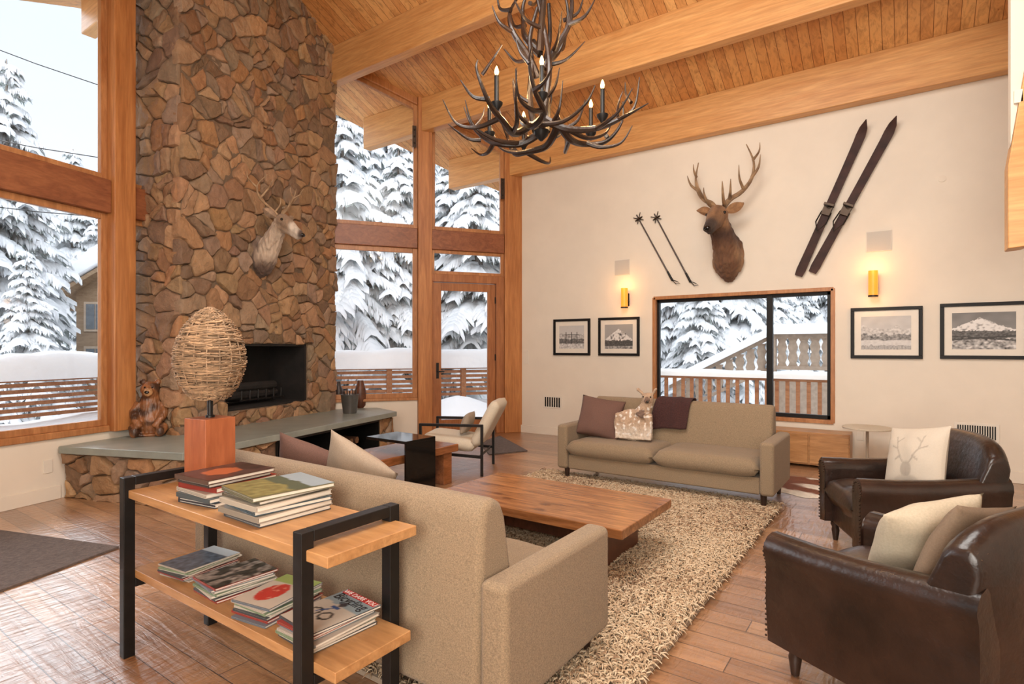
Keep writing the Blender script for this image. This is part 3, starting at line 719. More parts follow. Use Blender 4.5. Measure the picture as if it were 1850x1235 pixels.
stack(Vector((-2.235,1.235,zl)),R(-4),.19,.255,[.008]*7,ml[2:]+ml[:2],'trail','magazine','the dark trail photo pile','magazines in the dark trail pile',14)
stack(Vector((-1.935,1.235,zl)),R(6),.19,.255,[.008]*7,ml[1:]+ml[:1],'melon','magazine','the red fruit topped pile','magazines in the red fruit pile',15)
top=stack(Vector((-1.635,1.235,zl)),R(-3),.205,.27,[.0085]*7,ml[3:]+ml[:3],'bike','magazine','the cyclist cover pile','magazines in the cyclist pile',16)
def text(body,size,name,mat,par,loc,align='CENTER',sx=1):
    cu=bpy.data.curves.new('t','FONT'); cu.body=body; cu.size=size; cu.align_x=align; cu.extrude=.0004
    o=bpy.data.objects.new('t',cu); COL.objects.link(o); bpy.context.view_layer.update()
    me=bpy.data.meshes.new_from_object(o.evaluated_get(bpy.context.evaluated_depsgraph_get())); bpy.data.objects.remove(o)
    for v in me.vertices: v.co=Vector((v.co.x*sx,v.co.y,v.co.z))+Vector(loc)
    me.materials.clear(); me.materials.append(mat); o=bpy.data.objects.new(name,me); COL.objects.link(o); o.parent=par; return o
MINK=M('dark_ink',sr(30,32,40),.4); MRINK=M('red_ink',sr(190,40,36),.4); MWINK=M('white_ink',sr(245,240,235),.4)
h=.0085
m=MB(); m.box((0,.118,h+.0012),(.19,.028,.0006)); m.build('banner',MRINK,top,smooth=False)
text('WE DARE YOU',.028,'cover_text',MWINK,top,(0,.109,h+.0017))
text('Bicycling',.062,'cover_title',MINK,top,(0,.060,h+.0014),sx=.82)

def cushion(label,mat,c,rz,tilt,w,h,t,roll=0,cf=None,wr=.012,seed=0,group=None,name='cushion'):
    m=MB(); m.pil(w,h,t,n=26 if cf else 18,mtx=Matrix.Rotation(R(90-tilt),4,'X')@Matrix.Rotation(R(roll),4,'Z'),cf=cf,wr=wr,seed=seed,e=2.4,p=.55)
    o=m.build(name,mat,weld=not cf,sharp=180); o.location=c; o.rotation_euler=(0,0,rz); return tag(o,label,'cushion',group)
cushion('mauve linen cushion leaning on the left arm of the far sofa',MMAUVE,(-2.60,5.30,.63),R(14),20,.46,.42,.17,roll=-8,seed=1)
cushion('mauve cushion standing on the near sofa beside a taupe cushion',MMAUVE,(-2.78,1.98,.63),R(200),22,.44,.42,.16,roll=20,seed=2)
cushion('taupe linen cushion tilted on the near sofa seat',MTAUPE,(-2.43,2.02,.645),R(186),24,.44,.44,.16,roll=32,seed=3)
segs=[((.5,.35),(.5,.22)),((.47,.42),(.36,.58)),((.36,.58),(.3,.78)),((.53,.42),(.66,.58)),((.66,.58),(.7,.8)),((.36,.58),(.24,.62)),((.66,.58),(.78,.62)),((.33,.68),(.42,.76)),((.68,.68),(.6,.76)),((.42,.5),(.34,.46)),((.58,.5),(.66,.46))]
def stag(u,v):
    c=sr(198,188,172); k=0
    k=max(k,.36*(1-ss(.6,1.1,((u-.5)/.075)**2+((v-.32)/.13)**2)),.2*(1-ss(.6,1.2,((u-.5)/.2)**2+((v-.1)/.14)**2)))
    for a,b in segs:
        ax,ay=a;bx,by=b; dx,dy=bx-ax,by-ay; q=max(0,min(1,((u-ax)*dx+(v-ay)*dy)/(dx*dx+dy*dy)))
        k=max(k,.40*(1-ss(.004,.015,math.hypot(u-ax-dx*q,v-ay-dy*q))))
    return lerp(c,sr(90,80,74),k)
def on_chair(ch,q):
    v=Vector(q); v.rotate(ch.rotation_euler); return v+ch.location
m=MB(); m.pil(.42,.42,.16,n=64,mtx=Matrix.Rotation(R(90-18),4,'X')@Matrix.Rotation(R(10),4,'Z'),cf=stag,e=2.4,p=.55,wr=.01)
o=m.build('cushion',MPRINT,sharp=180); o.location=on_chair(cb,(.0,.05,.645)); o.rotation_euler=(0,0,cb.rotation_euler[2]+R(22)); tag(o,'pale cushion printed with a stag head on the far leather armchair','cushion')
m=MB(); m.pil(.40,.40,.17,n=20,mtx=Matrix.Rotation(R(90-30),4,'X')@Matrix.Rotation(R(-12),4,'Z'),e=2.4,p=.55,wr=.018)
o=m.build('cushion',MCREAM,weld=True,sharp=180); o.location=on_chair(ca,(.0,-.01,.605)); o.rotation_euler=(0,0,ca.rotation_euler[2]-R(16)); tag(o,'plain cream cushion slouched at the front on the nearest leather armchair','cushion')
m=MB(); m.pil(.38,.38,.13,n=20,mtx=Matrix.Rotation(R(90-22),4,'X')@Matrix.Rotation(R(8),4,'Z'),e=2.4,p=.55,wr=.014,seed=4)
o=m.build('cushion',MDTAUPE,weld=True,sharp=180); o.location=on_chair(ca,(.07,.16,.63)); o.rotation_euler=(0,0,ca.rotation_euler[2]-R(4)); tag(o,'darker taupe cushion behind the plain cream one on the nearest leather armchair','cushion')
t=thing('fawn_cushion','pale fawn shaped cushion with white spots on the far sofa','cushion',(-2.22,5.23,.43),R(8))
m=MB(); m.bb(-.17,.19,-.01,.07,.02,.27); m.ell((0,.03,.16),(.2,.055,.16)); m.tube([(.08,.035,.25),(.14,.035,.36),(.15,.03,.42)],[.085,.06,.055],10); m.ell((.15,.02,.43),(.06,.045,.055)); m.tube([(.15,.0,.425),(.165,-.04,.40)],[.04,.028],8)
m.tube([(.11,.03,.46),(.05,.04,.51),(.03,.04,.52)],[.022,.03,.006],8,flat=.5); m.tube([(.19,.03,.46),(.225,.04,.52),(.23,.04,.535)],[.022,.028,.006],8,flat=.5)
def fc(c):
    b=lerp(sr(216,200,182),sr(184,156,130),ss(.06,.2,c.z+.04*noise.noise(Vector((c.x*12,1,c.z*12)))))
    if c.z<.36 and c.z>.06: b=lerp(b,sr(240,232,222),ss(.22,.34,noise.noise(Vector((c.x*34,c.y*10,c.z*34)))))
    if c.y<-.03: b=sr(120,96,82)
    return b
sculpt('body',m,MFUR,t,.008,8,fc,post=lambda c,n:Vector(c)+Vector(n)*.006*noise.noise(Vector((c.x*70,c.y*70,c.z*70))))
for s in (-1,1):
    m=MB(); m.ell((.15+s*.035,-.018,.445),.008,8); m.build('eye',MEYE,t)
m=MB(); m.ell((.167,-.064,.40),(.013,.009,.009),8); m.build('nose',MEYE,t)
m=MB(); prof=[(.145,.50),(.16,.57),(.178,.66),(.20,.75),(.222,.81),(.25,.838),(.29,.84),(.325,.838),(.368,.80),(.375,.70),(.382,.6)]
prof=[(a-.012 if i<5 else a+.006,b) for i,(a,b) in enumerate(prof)]
def tf(u,v):
    lo=.10*u+.025*sin(u*5); v=lo+(1-lo)*v
    k=v*(len(prof)-1); i=min(int(k),len(prof)-2); f=k-i; y=prof[i][0]*(1-f)+prof[i+1][0]*f; z=prof[i][1]*(1-f)+prof[i+1][1]*f
    wv=.012*max(0,sin(u*11+v*3))+.005*noise.noise(Vector((u*6,v*6,1))); return (-1.905+(u-.5)*(.31+.07*(1-v))-.11*max(0,.6-v), 5.37+y-abs(wv)*(1 if v<.5 else -1),z+abs(wv)*.5)
m.grid(34,34,tf); o=m.build('throw_blanket',MTHROW,sharp=180); s_=o.modifiers.new('so','SOLIDIFY'); s_.thickness=.008; s_.offset=1; tag(o,'dark burgundy knitted throw draped over the back of the far sofa','blanket')

RX0,RX1,RY0,RY1=-3.2,-.87,1.55,5.2
t=thing('shag_rug','cream and tan shag rug under the coffee table','rug',((RX0+RX1)/2,(RY0+RY1)/2,0))
m=MB(); m.bb(RX0,RX1,RY0,RY1,.002,.024); m.build('backing',MTAUPE,t,world=True,smooth=False)
NT=64000; rg=np.random.default_rng(5)
x=rg.uniform(RX0,RX1,NT); y=rg.uniform(RY0,RY1,NT); a=rg.uniform(0,2*PI,NT); L=rg.uniform(.026,.050,NT); rr=rg.uniform(.0026,.0046,NT); z1=rg.uniform(.034,.052,NT); cv=rg.uniform(-1.1,1.1,NT)
V_=np.zeros((NT,4,3,3),dtype=np.float32)
for k,(s,zf,kk) in enumerate(((0,.45,1.1),(.3,.95,1.1),(.7,1,1.05),(1.0,.72,.8))):
    aa=a+cv*s; dx,dy=np.cos(aa),np.sin(aa); cx=x+dx*s*L; cy=y+dy*s*L; z=z1*zf; r_=rr*kk
    V_[:,k,0]=np.stack([cx-dy*r_,cy+dx*r_,z],1); V_[:,k,1]=np.stack([cx,cy,z+r_*1.3],1); V_[:,k,2]=np.stack([cx+dy*r_,cy-dx*r_,z],1)
base=np.array([[i*3+j,i*3+(j+1)%3,(i+1)*3+(j+1)%3,(i+1)*3+j] for i in range(3) for j in range(3)])
FA=(np.arange(NT)[:,None,None]*12+base[None]).reshape(-1,4)
RC=np.array([sr(208,187,158),sr(196,172,142),sr(182,156,126),sr(164,136,108),sr(140,112,88)])
pat=np.array([noise.noise(Vector((X*1.5,Y*1.5,4))) for X,Y in zip(x,y)]); q=rg.uniform(0,1,NT)+pat*.3
ci=np.digitize(q,[.36,.64,.86,.97]); cc_=RC[ci]*rg.uniform(.9,1.07,NT)[:,None]
me=bpy.data.meshes.new('pile'); me.from_pydata(V_.reshape(-1,3).tolist(),[],FA.tolist())
ca_=me.color_attributes.new('Col','FLOAT_COLOR','POINT'); arr=np.ones((NT*12,4),dtype=np.float32); arr[:,:3]=np.repeat(cc_,12,0); ca_.data.foreach_set('color',arr.ravel())
me.shade_smooth(); me.materials.append(MRUG); o=bpy.data.objects.new('pile',me); COL.objects.link(o); o.parent=t; o.matrix_parent_inverse=Matrix.Translation(t.location).inverted(); o['kind']='stuff'
p1=atz(215,990); e1=(atz(0,960)-p1).normalized(); e2=(atz(0,1070)-p1).normalized()
m=MB(); m.prism([P2(p1),P2(p1+e1*1.4),P2(p1+e1*1.4+e2*2.2),P2(p1+e2*2.2)],.001,.014); tag(m.build('floor_mat',MMAT,smooth=False),'dark textured floor mat at the left edge of the room','mat')
q=[atz(866,801),atz(903,788),atz(953,815),atz(884,822)]
m=MB(); m.prism([P2(v) for v in q],.001,.014); tag(m.build('floor_mat',MMAT,smooth=False),'small dark door mat inside the glass door','mat')
c0=atz(1462,886); m=MB(); rr=lambda a:.58+.14*cos(2*a+.4)+.14*noise.noise(Vector((cos(a)*2,sin(a)*2,5)))+.07*cos(4*a+.5)
def cowcol(x,y):
    n=noise.noise(Vector((x*3.4+3,y*3.4,2))); n2=noise.noise(Vector((x*14,y*14,5)))
    return mul(lerp(sr(122,66,34),sr(230,220,204),ss(.08,.16,n+.1*n2)),1+.25*n2)
K=56; ringsN=12
for j in range(ringsN+1):
    for i in range(K):
        a=2*PI*i/K; f=j/ringsN; x=c0.x+f*rr(a)*cos(a); y=c0.y+.12+f*rr(a)*sin(a)*.85
        m.v.append((x,y,.016 if j<ringsN else .002)); m.c.append(cowcol(x,y))
m.hascol=True
for j in range(ringsN):
    for i in range(K): m.f.append([j*K+i,j*K+(i+1)%K,(j+1)*K+(i+1)%K,(j+1)*K+i])
MCOW=M('cowhide',(1,1,1),.8,var=.15,vs=40,bump=.5,bs=120,useCol=True)
tag(m.build('cowhide_rug',MCOW,fix=True,weld=True),'brown and white cowhide rug at the right end of the far sofa','rug')
xr=EK.hit(1536,820,.35).x
t=thing('low_cabinet','low light wood cabinet against the wall behind the far sofa','cabinet',(xr-.6,7.3,0))
m=MB(); m.bb(-.6,.6,-.16,.165,0.03,.40); m.build('cabinet_body',MCONS,t,bevel=.004)
for x in (-.4,0,.4):
    m=MB(); m.bb(x-.19,x+.19,-.178,-.16,.05,.375); m.build('door',MCONS,t,bevel=.003)
c=atd(1567,HY,5.95); t=thing('pedestal_table','small round pale pedestal side table by the wall','table',(c.x,c.y,0))
m=MB(); m.lathe([(.228,.497),(.232,.505),(.232,.512),(.228,.516)],36); m.build('tabletop',MOFFW,t)
m=MB(); m.lathe([(.014,.497),(.013,.2),(.018,.03)],14); m.build('stem',MTAUPE,t)
m=MB(); m.lathe([(.15,0),(.15,.012),(.03,.03)],24); m.build('base',MTAUPE,t)

# hearth objects
c=atz(272,785,HZ); t=thing('bear_carving','carved wooden bear sitting upright on the hearth','carving',(c.x,c.y,HZ),face(.85,-.55))
k=.56; m=MB(); V=lambda x,y,z:(x*k*.92,y*k*.95,z*k*1.02)
m.tube([V(0,.02,.03),V(0,.02,.25),V(0,.03,.48),V(0,.0,.66),V(0,-.02,.74)],[.20*k,.235*k,.205*k,.155*k,.13*k],14); m.ell(V(0,-.03,.81),(.155*k,.15*k,.14*k)); m.tube([V(0,-.11,.785),V(0,-.27,.755)],[.092*k,.064*k],12); m.ell(V(0,-.08,.72),(.12*k,.1*k,.08*k))
for s in (-1,1):
    m.ell(V(s*.125,.0,.935),(.055*k,.036*k,.055*k)); m.tube([V(s*.19,-.01,.56),V(s*.26,-.10,.42),V(s*.21,-.22,.30),V(s*.15,-.28,.22)],[.085*k,.08*k,.068*k,.06*k],10); m.ell(V(s*.14,-.29,.20),(.062*k,.06*k,.05*k))
    m.tube([V(s*.15,-.02,.12),V(s*.23,-.2,.14),V(s*.21,-.31,.06)],[.125*k,.1*k,.07*k],10); m.ell(V(s*.21,-.33,.085),(.07*k,.05*k,.095*k))
m.bb(-.21*k,.21*k,-.27*k,.2*k,0,.05*k)
def bearc(c):
    b=lerp(sr(150,98,60),sr(74,47,31),ss(-.1,.35,noise.noise(c*10)))
    if c.y<-.20*k and c.z>.7*k: b=lerp(b,sr(196,150,104),.8)
    return tuple(a*(1+.3*noise.noise(c*16)) for a in b)
sculpt('bear_body',m,MBEAR,t,.008,3,bearc,post=lambda c,n:Vector(c)+Vector(n)*.005*noise.noise(Vector((c.x*70,c.y*70,c.z*18))))
for s in (-1,1):
    m=MB(); m.ell(V(s*.062,-.165,.85),.018*k,8); m.build('eye',MEYE,t)
m=MB(); m.ell(V(0,-.335,.775),(.038*k,.024*k,.028*k),8); m.build('nose',MEYE,t)
c=atz(632,746,HZ); t=thing('tin_bucket','small tin bucket of kindling sticks on the hearth','bucket',(c.x,c.y,HZ))
m=MB(); m.lathe([(.085,0),(.09,.01),(.12,.25),(.124,.255),(.118,.257),(.11,.24),(.085,.03)],24); m.build('bucket_body',MTIN,t)
m=MB()
for i in range(7):
    a=i*.9; m.tube([(.05*cos(a),.05*sin(a),.03),(.09*cos(a+.2),.09*sin(a+.2),.30+.05*rnd.random())],.009,6)
m.build('kindling',MPOLE,t)
c=atz(612,736,HZ); m=MB(); m.lathe([(.05,0),(.065,.03),(.07,.2),(.06,.27),(.03,.32),(.025,.38),(.03,.385)],20); o=m.build('bottle',MDKW); o.location=(c.x,c.y,HZ); tag(o,'dark brown bottle left of the tin bucket on the hearth','bottle')
c=atz(651,736,HZ); m=MB(); m.lathe([(.06,0),(.085,.04),(.09,.16),(.075,.28),(.05,.36),(.045,.4),(.03,.4)],20); o=m.build('vase',MTABLED); o.location=(c.x,c.y,HZ); tag(o,'brown wooden vase right of the tin bucket on the hearth','vase')

# ------------------------------------------------------------------ wall mounts
def sm(P,n=5):
    P=[Vector(p) for p in P]; out=[]
    for i in range(len(P)-1):
        p0,p1,p2,p3=P[max(i-1,0)],P[i],P[i+1],P[min(i+2,len(P)-1)]
        for k in range(n):
            u=k/n; out.append(.5*((2*p1)+(p2-p0)*u+(2*p0-5*p1+4*p2-p3)*u*u+(3*p1-p0-3*p2+p3)*u**3))
    return out+[P[-1]]
def mount(name,label,fr,px,z,sc,hair,antl,antmat,turn=0,ax=1.0,earl=.21,hs=1.0,ns=1.0,jit=0,ar=1.0):
    tt=fr.t(px); p=fr.pt(tt,.0,z); t=thing(name,label,'animal mount',p,fr.rot()); rj=random.Random(2)
    tm=lambda v:(Matrix.Rotation(turn*ss(.1,.4,-v.y),3,'Z')@Vector(v)) if turn else Vector(v)
    q=lambda x,y,zz:tm(Vector((x,y,zz)))*sc
    m=MB(); m.tube([q(0,.0,-.37),q(0,-.05,-.28),q(0,-.10,-.12),q(0,-.17,.06),q(0,-.27,.22),q(0,-.36,.35)],[r*sc*ns for r in (.05,.13,.19,.165,.128,.105)],18)
    m.ell(q(0,-.01,-.04),(.20*sc*ns,.09*sc,.28*sc))
    for s in (-1,1): m.ell(q(s*.11*ns,-.07,-.12),(.09*sc,.09*sc,.16*sc)); m.tube([q(s*.07,-.20,.02),q(s*.065,-.30,.2),q(s*.05,-.38,.33)],[.09*sc*ns,.075*sc*ns,.06*sc],10)
    m.tube([q(0,-.33,.41),q(0,-.42,.405),q(0,-.52,.345),q(0,-.62,.265),q(0,-.70,.20),q(0,-.735,.17)],[r*sc*hs for r in (.085,.105,.088,.064,.057,.044)],14)
    m.tube([q(0,-.42,.33),q(0,-.55,.25),q(0,-.69,.15)],[r*sc*hs for r in (.075,.055,.034)],12)
    for s in (-1,1): m.ell(q(s*.075*hs,-.47,.40),.03*sc,8); m.ell(q(s*.03*hs,-.72,.185),.028*sc*hs,8)
    def post(c,n):
        f=.014*noise.noise(Vector((c.x*38,c.y*38,c.z*11)))*ss(-.5,-.3,c.y/sc)
        c2=Vector(c)+Vector(n)*f; return Vector((c2.x,min(c2.y,-.002),c2.z))
    sculpt('head_and_neck',m,MFUR,t,.012*sc,4,lambda c:hair(c/sc),post=post)
    em=M('ear_fur',hair(Vector((0,-.4,.42))),.85,var=.3,vs=20)
    for s in (-1,1):
        m=MB(); b=Vector((s*.085*hs,-.37,.445)); d=Vector((s*.86,.12,.32)).normalized(); ln=earl; rings=[]
        up=Vector((0,-.45,.9)).normalized(); up=(up-d*up.dot(d)).normalized(); fw=d.cross(up)
        for i in range(8):
            f=i/7; w=.058*sin(PI*(.12+.86*f))**.8+.004
            rings.append([tm(b+d*ln*f+(up*cos(a)*w+fw*(sin(a)*.022+.02*cos(a)**2)))*sc for a in [2*PI*j/8 for j in range(8)]])
        m.loft(rings); m.build('ear',em,t)
        m=MB(); m.ell(q(s*.094*hs,-.484,.405),.019*sc,10); m.build('eye',MEYE,t)
        a=MB(); zs=1.0+(jit*.6 if s>0 else -jit); xs=ax*(1+(jit*.5 if s>0 else -jit*.6))
        for pts,r in antl:
            PP=sm([tm(Vector((s*x*xs,y,.48+(z-.48)*zs)))*sc for x,y,z in pts],4); nn=len(PP)
            a.tube(PP,[max(.003,r*ar*sc*(1-.85*(i/(nn-1))**1.3)) for i in range(nn)],8)
        a.build('antler',antmat,t)
    m=MB(); m.ell(q(0,-.735-.032*hs,.185),(.036*sc*hs,.02*sc,.026*sc),10); m.build('nose',MEYE,t)
    return t
def elkhair(c):
    c=Vector(c); n=noise.noise(c*14)*.2+noise.noise(Vector((c.x*50,c.y*50,c.z*12)))*.2+1; j=.04*noise.noise(c*9)
    b=lerp(sr(112,78,54),sr(74,50,38),ss(.0,.2,c.z+j))
    b=lerp(b,sr(152,118,86),ss(.09,.17,abs(c.x)+j)*(1-ss(-.1,.15,c.z)))
    hd=ss(-.30,-.40,c.y+j)*ss(.16,.30,c.z+j)
    b=lerp(b,sr(148,110,76),hd)
    b=lerp(b,sr(96,68,48),ss(.0,.05,.05-abs(c.x))*ss(-.4,-.48,c.y)*.6)
    b=lerp(b,sr(62,47,38),ss(-.60,-.71,c.y+j*.5))
    return tuple(x*n for x in b)
elk_ant=[([(.05,-.37,.48),(.13,-.34,.58),(.27,-.30,.66),(.38,-.27,.80),(.41,-.28,.98),(.34,-.33,1.18)],.03),
 ([(.08,-.38,.51),(.11,-.50,.55),(.13,-.58,.66),(.13,-.59,.74)],.02),([(.13,-.35,.58),(.19,-.47,.64),(.22,-.54,.76)],.019),
 ([(.29,-.30,.68),(.29,-.42,.78),(.30,-.47,.92)],.017),([(.38,-.27,.81),(.48,-.30,.90),(.52,-.33,1.03)],.017),([(.40,-.28,1.0),(.46,-.24,1.1),(.47,-.24,1.2)],.014)]
mount('elk_mount','mounted bull elk head with dark mane between the ski poles and skis',EK,1318,2.57,1.0,elkhair,elk_ant,MANT,turn=R(-5),ax=.86,earl=.2,hs=1.15,ns=.92,jit=.09,ar=1.18)
def deerhair(c):
    c=Vector(c); n=noise.noise(c*16)*.16+1; j=.05*noise.noise(c*9)
    b=lerp(sr(118,98,84),sr(190,170,150),ss(-.02,-.16,c.y+j)*ss(-.25,-.05,c.z))
    b=lerp(b,sr(90,72,62),ss(-.16,-.28,c.z+j))
    b=lerp(b,sr(150,126,104),ss(-.33,-.42,c.y)*ss(.2,.3,c.z))
    b=lerp(b,sr(214,200,184),ss(-.54,-.62,c.y+j)); b=lerp(b,sr(80,66,58),ss(-.69,-.74,c.y))
    return tuple(x*n for x in b)
deer_ant=[([(.05,-.37,.48),(.12,-.31,.57),(.28,-.27,.68),(.38,-.33,.82),(.36,-.48,.95)],.021),([(.08,-.35,.52),(.08,-.44,.61),(.09,-.46,.70)],.013),
 ([(.27,-.27,.67),(.25,-.40,.81),(.23,-.46,.92)],.015),([(.36,-.31,.79),(.42,-.21,.91),(.42,-.19,1.01)],.014),([(.25,-.39,.79),(.31,-.50,.87)],.011)]
mount('deer_mount','mounted pale buck deer head with antlers on the stone chimney',CHF,468,CHF.z(468,454),.83,deerhair,deer_ant,MANTL,ns=.86,hs=1.03)
def ski(label,a,b,bp,grp):
    A=EK.hit(*a,.05); B=EK.hit(*b,.05); D=(B-A); L=D.length; D.normalize(); n=Vector((0,-1,0)); Wd=D.cross(n)
    t=thing('ski',label,'ski',(A.x,7.5,A.z),0,grp); o=Vector((A.x,7.5,A.z)); m=MB(); rings=[]
    for i in range(25):
        s=i/24; w=.042+.010*(2*abs(s-.5))**2
        if s>.93: w*=max(.06,1-((s-.93)/.07)**1.6)
        if s<.015: w*=.8
        off=.035+(.10*((s-.86)/.14)**2 if s>.86 else 0); th=.007+.010*max(0,1-abs(s-.48)*3)
        c=A+D*L*s; c.y=7.5-off; c-=o
        rings.append([c+Wd*w-n*th,c-Wd*w-n*th,c-Wd*w+n*th,c+Wd*w+n*th])
    m.loft(rings); m.build('ski_board',MSKI,t,sharp=30)
    c=A+D*L*bp-o; c.y=-.06; rot=Matrix((Wd,D,n)).transposed()
    m=MB(); m.box(c+Vector((0,-.01,0)),(.095,.12,.03),rot); m.box(c+D*.06+Vector((0,-.03,0)),(.11,.03,.05),rot); m.build('toe_binding',MPLATE,t,bevel=.004)
    m=MB(); m.tube([c+Wd*.05-D*.02,c+Wd*.055-D*.16+n*.05,c-D*.26+n*.06,c-Wd*.055-D*.16+n*.05,c-Wd*.05-D*.02],.008,6); m.tube([c+Wd*.05+D*.05,c+n*.08+D*.03,c-Wd*.05+D*.05],.009,6); m.build('strap',MBLACK,t)
ski('dark vintage ski mounted nearest the elk head',(1442,498),(1566,220),.44,'pair of vintage skis')
ski('dark vintage ski mounted farther from the elk head',(1467,492),(1620,214),.42,'pair of vintage skis')
def pole(label,a,b):
    A=EK.hit(*a,.03); B=EK.hit(*b,.03); D=(B-A).normalized(); n=Vector((0,-1,0)); Wd=D.cross(n); o=Vector((A.x,7.5,A.z)); t=thing('ski_pole',label,'ski pole',o,0,'pair of ski poles')
    A=A-o; B=B-o; m=MB(); m.tube([A,B],[.009,.011],8); m.build('shaft',MPOLE,t)
    c=A+D*.07; m=MB(); m.tube([c+(Wd*cos(q)+n*sin(q)*.35)*.055 for q in [2*PI*i/16 for i in range(17)]],.006,6); m.tube([c-Wd*.055-D*.0,c+Wd*.055],.005,6); m.tube([c-D*.07-Wd*.06,c+D*.05+Wd*.05],.006,6); m.tube([c-D*.06+Wd*.06,c+D*.05-Wd*.05],.006,6); m.build('basket',MPLATE,t)
    m=MB(); m.tube([B-D*.13,B],[.014,.016],8); m.ell(B,.018,8); m.build('grip',MBLACKP,t)
    m=MB(); m.tube([B,B-Wd*.05+D*.06,B-Wd*.07+D*.10,B-Wd*.02+D*.08,B],.005,6); m.build('strap',MBLACKP,t)
pole('ski pole hung upside down farther from the elk head',(1150,388),(1214,505)); pole('ski pole hung upside down nearest the elk head',(1182,386),(1247,508))
def wallbox(name,label,cat,x0,y0,x1,y1,mat,n1,fmat=None,part='grille',inset=.006,slats=0,group=None):
    a,b=EK.t(x0),EK.t(x1); z0=EK.z((x0+x1)/2,y1); z1=EK.z((x0+x1)/2,y0); c=EK.pt((a+b)/2,0,z0)
    t=thing(name,label,cat,c,0,group); w=(b-a)/2; m=MB(); m.bb(-w,w,-n1,-.001,0,z1-z0); m.build('frame',fmat or MWHITE,t,bevel=.003)
    m=MB()
    if slats:
        for i in range(slats):
            x=-w+inset+(2*w-2*inset)*(i+.5)/slats; m.bb(x-.25*(2*w/slats),x+.25*(2*w/slats),-n1-.003,-n1+.001,inset,z1-z0-inset)
    else: m.bb(-w+inset,w-inset,-n1-.003,-n1+.001,inset,z1-z0-inset)
    m.build(part,mat,t,smooth=False); return t
wallbox('wall_speaker','square grille speaker above the left amber sconce','speaker',1111,469,1138,497,MGREY,.012)
wallbox('wall_speaker','square grille speaker above the right amber sconce','speaker',1565,417,1611,454,MGREY,.012)
wallbox('wall_vent','small dark grille vent low on the wall left of the far sofa','vent',982,715,1015,737,MBLACKP,.008,slats=7,inset=.02)
wallbox('wall_vent','wide floor-level vent behind the far leather armchair','vent',1723,764,1806,797,MBLACKP,.008,slats=16,inset=.025)
wallbox('light_switch','pale double switch plate beside the corner post','switch',946,632,955,657,MWHITE,.008,part='toggle',inset=.025)
wallbox('wall_outlet','small outlet plate low on the wall by the round table','outlet',1548,780,1560,795,MWHITE,.006,part='socket',inset=.02)
h=EK.hit(1702,323); m=MB(); m.lathe([(.035,0),(.035,.008),(.01,.012)],16); o=m.build('cover_plate',MW); o.location=h; o.rotation_euler=(R(90),0,0); tag(o,'small round cover plate high on the wall right of the skis','cover plate')
p=LF.hit(86,842,.0); m=MB(); m.box((0,-.004,0),(.075,.008,.12)); o=m.build('wall_outlet',MWHITE,bevel=.003); o.location=p; o.rotation_euler=(0,0,LF.rot()); tag(o,'white outlet under the left windows beside the hearth','outlet')
def sconce(label,x0,y0,x1,y1):
    c=EK.hit((x0+x1)/2,(y0+y1)/2,.08); hh=(y1-y0)*c.dot(FW)/F*.92; r=(x1-x0)*c.dot(FW)/F/2*.72
    t=thing('wall_sconce',label,'sconce',(c.x,7.5,c.z)); m=MB(); m.bb(-r*.8,r*.8,-.02,0,-hh*.4,hh*.25); m.bb(-r,r,-.09,-.02,-hh*.18,-hh*.12); m.build('bracket',MBLACK,t,bevel=.003)
    m=MB(); m.lathe([(r*.9,-hh*.48),(r,-hh*.46),(r,hh*.5)],20,(0,-.09,0)); m.build('glass_shade',MAMBER,t)
    m=MB(); m.lathe([(r*1.06,-hh*.52),(r*1.06,-hh*.46)],20,(0,-.09,0)); m.build('ring',MBLACK,t)
    for dz,en in ((.66,2.4),(-.7,1.1)):
        l=bpy.data.lights.new('sconce_light','POINT'); l.energy=en; l.color=(1,.5,.16); l.shadow_soft_size=.05; lo=bpy.data.objects.new('sconce_light',l); COL.objects.link(lo); lo.location=(c.x,7.5-.16,c.z+hh*dz)
sconce('amber glass wall sconce above the small left pictures',1120,519,1137,557); sconce('amber glass wall sconce left of the large right pictures',1567,487,1588,537)
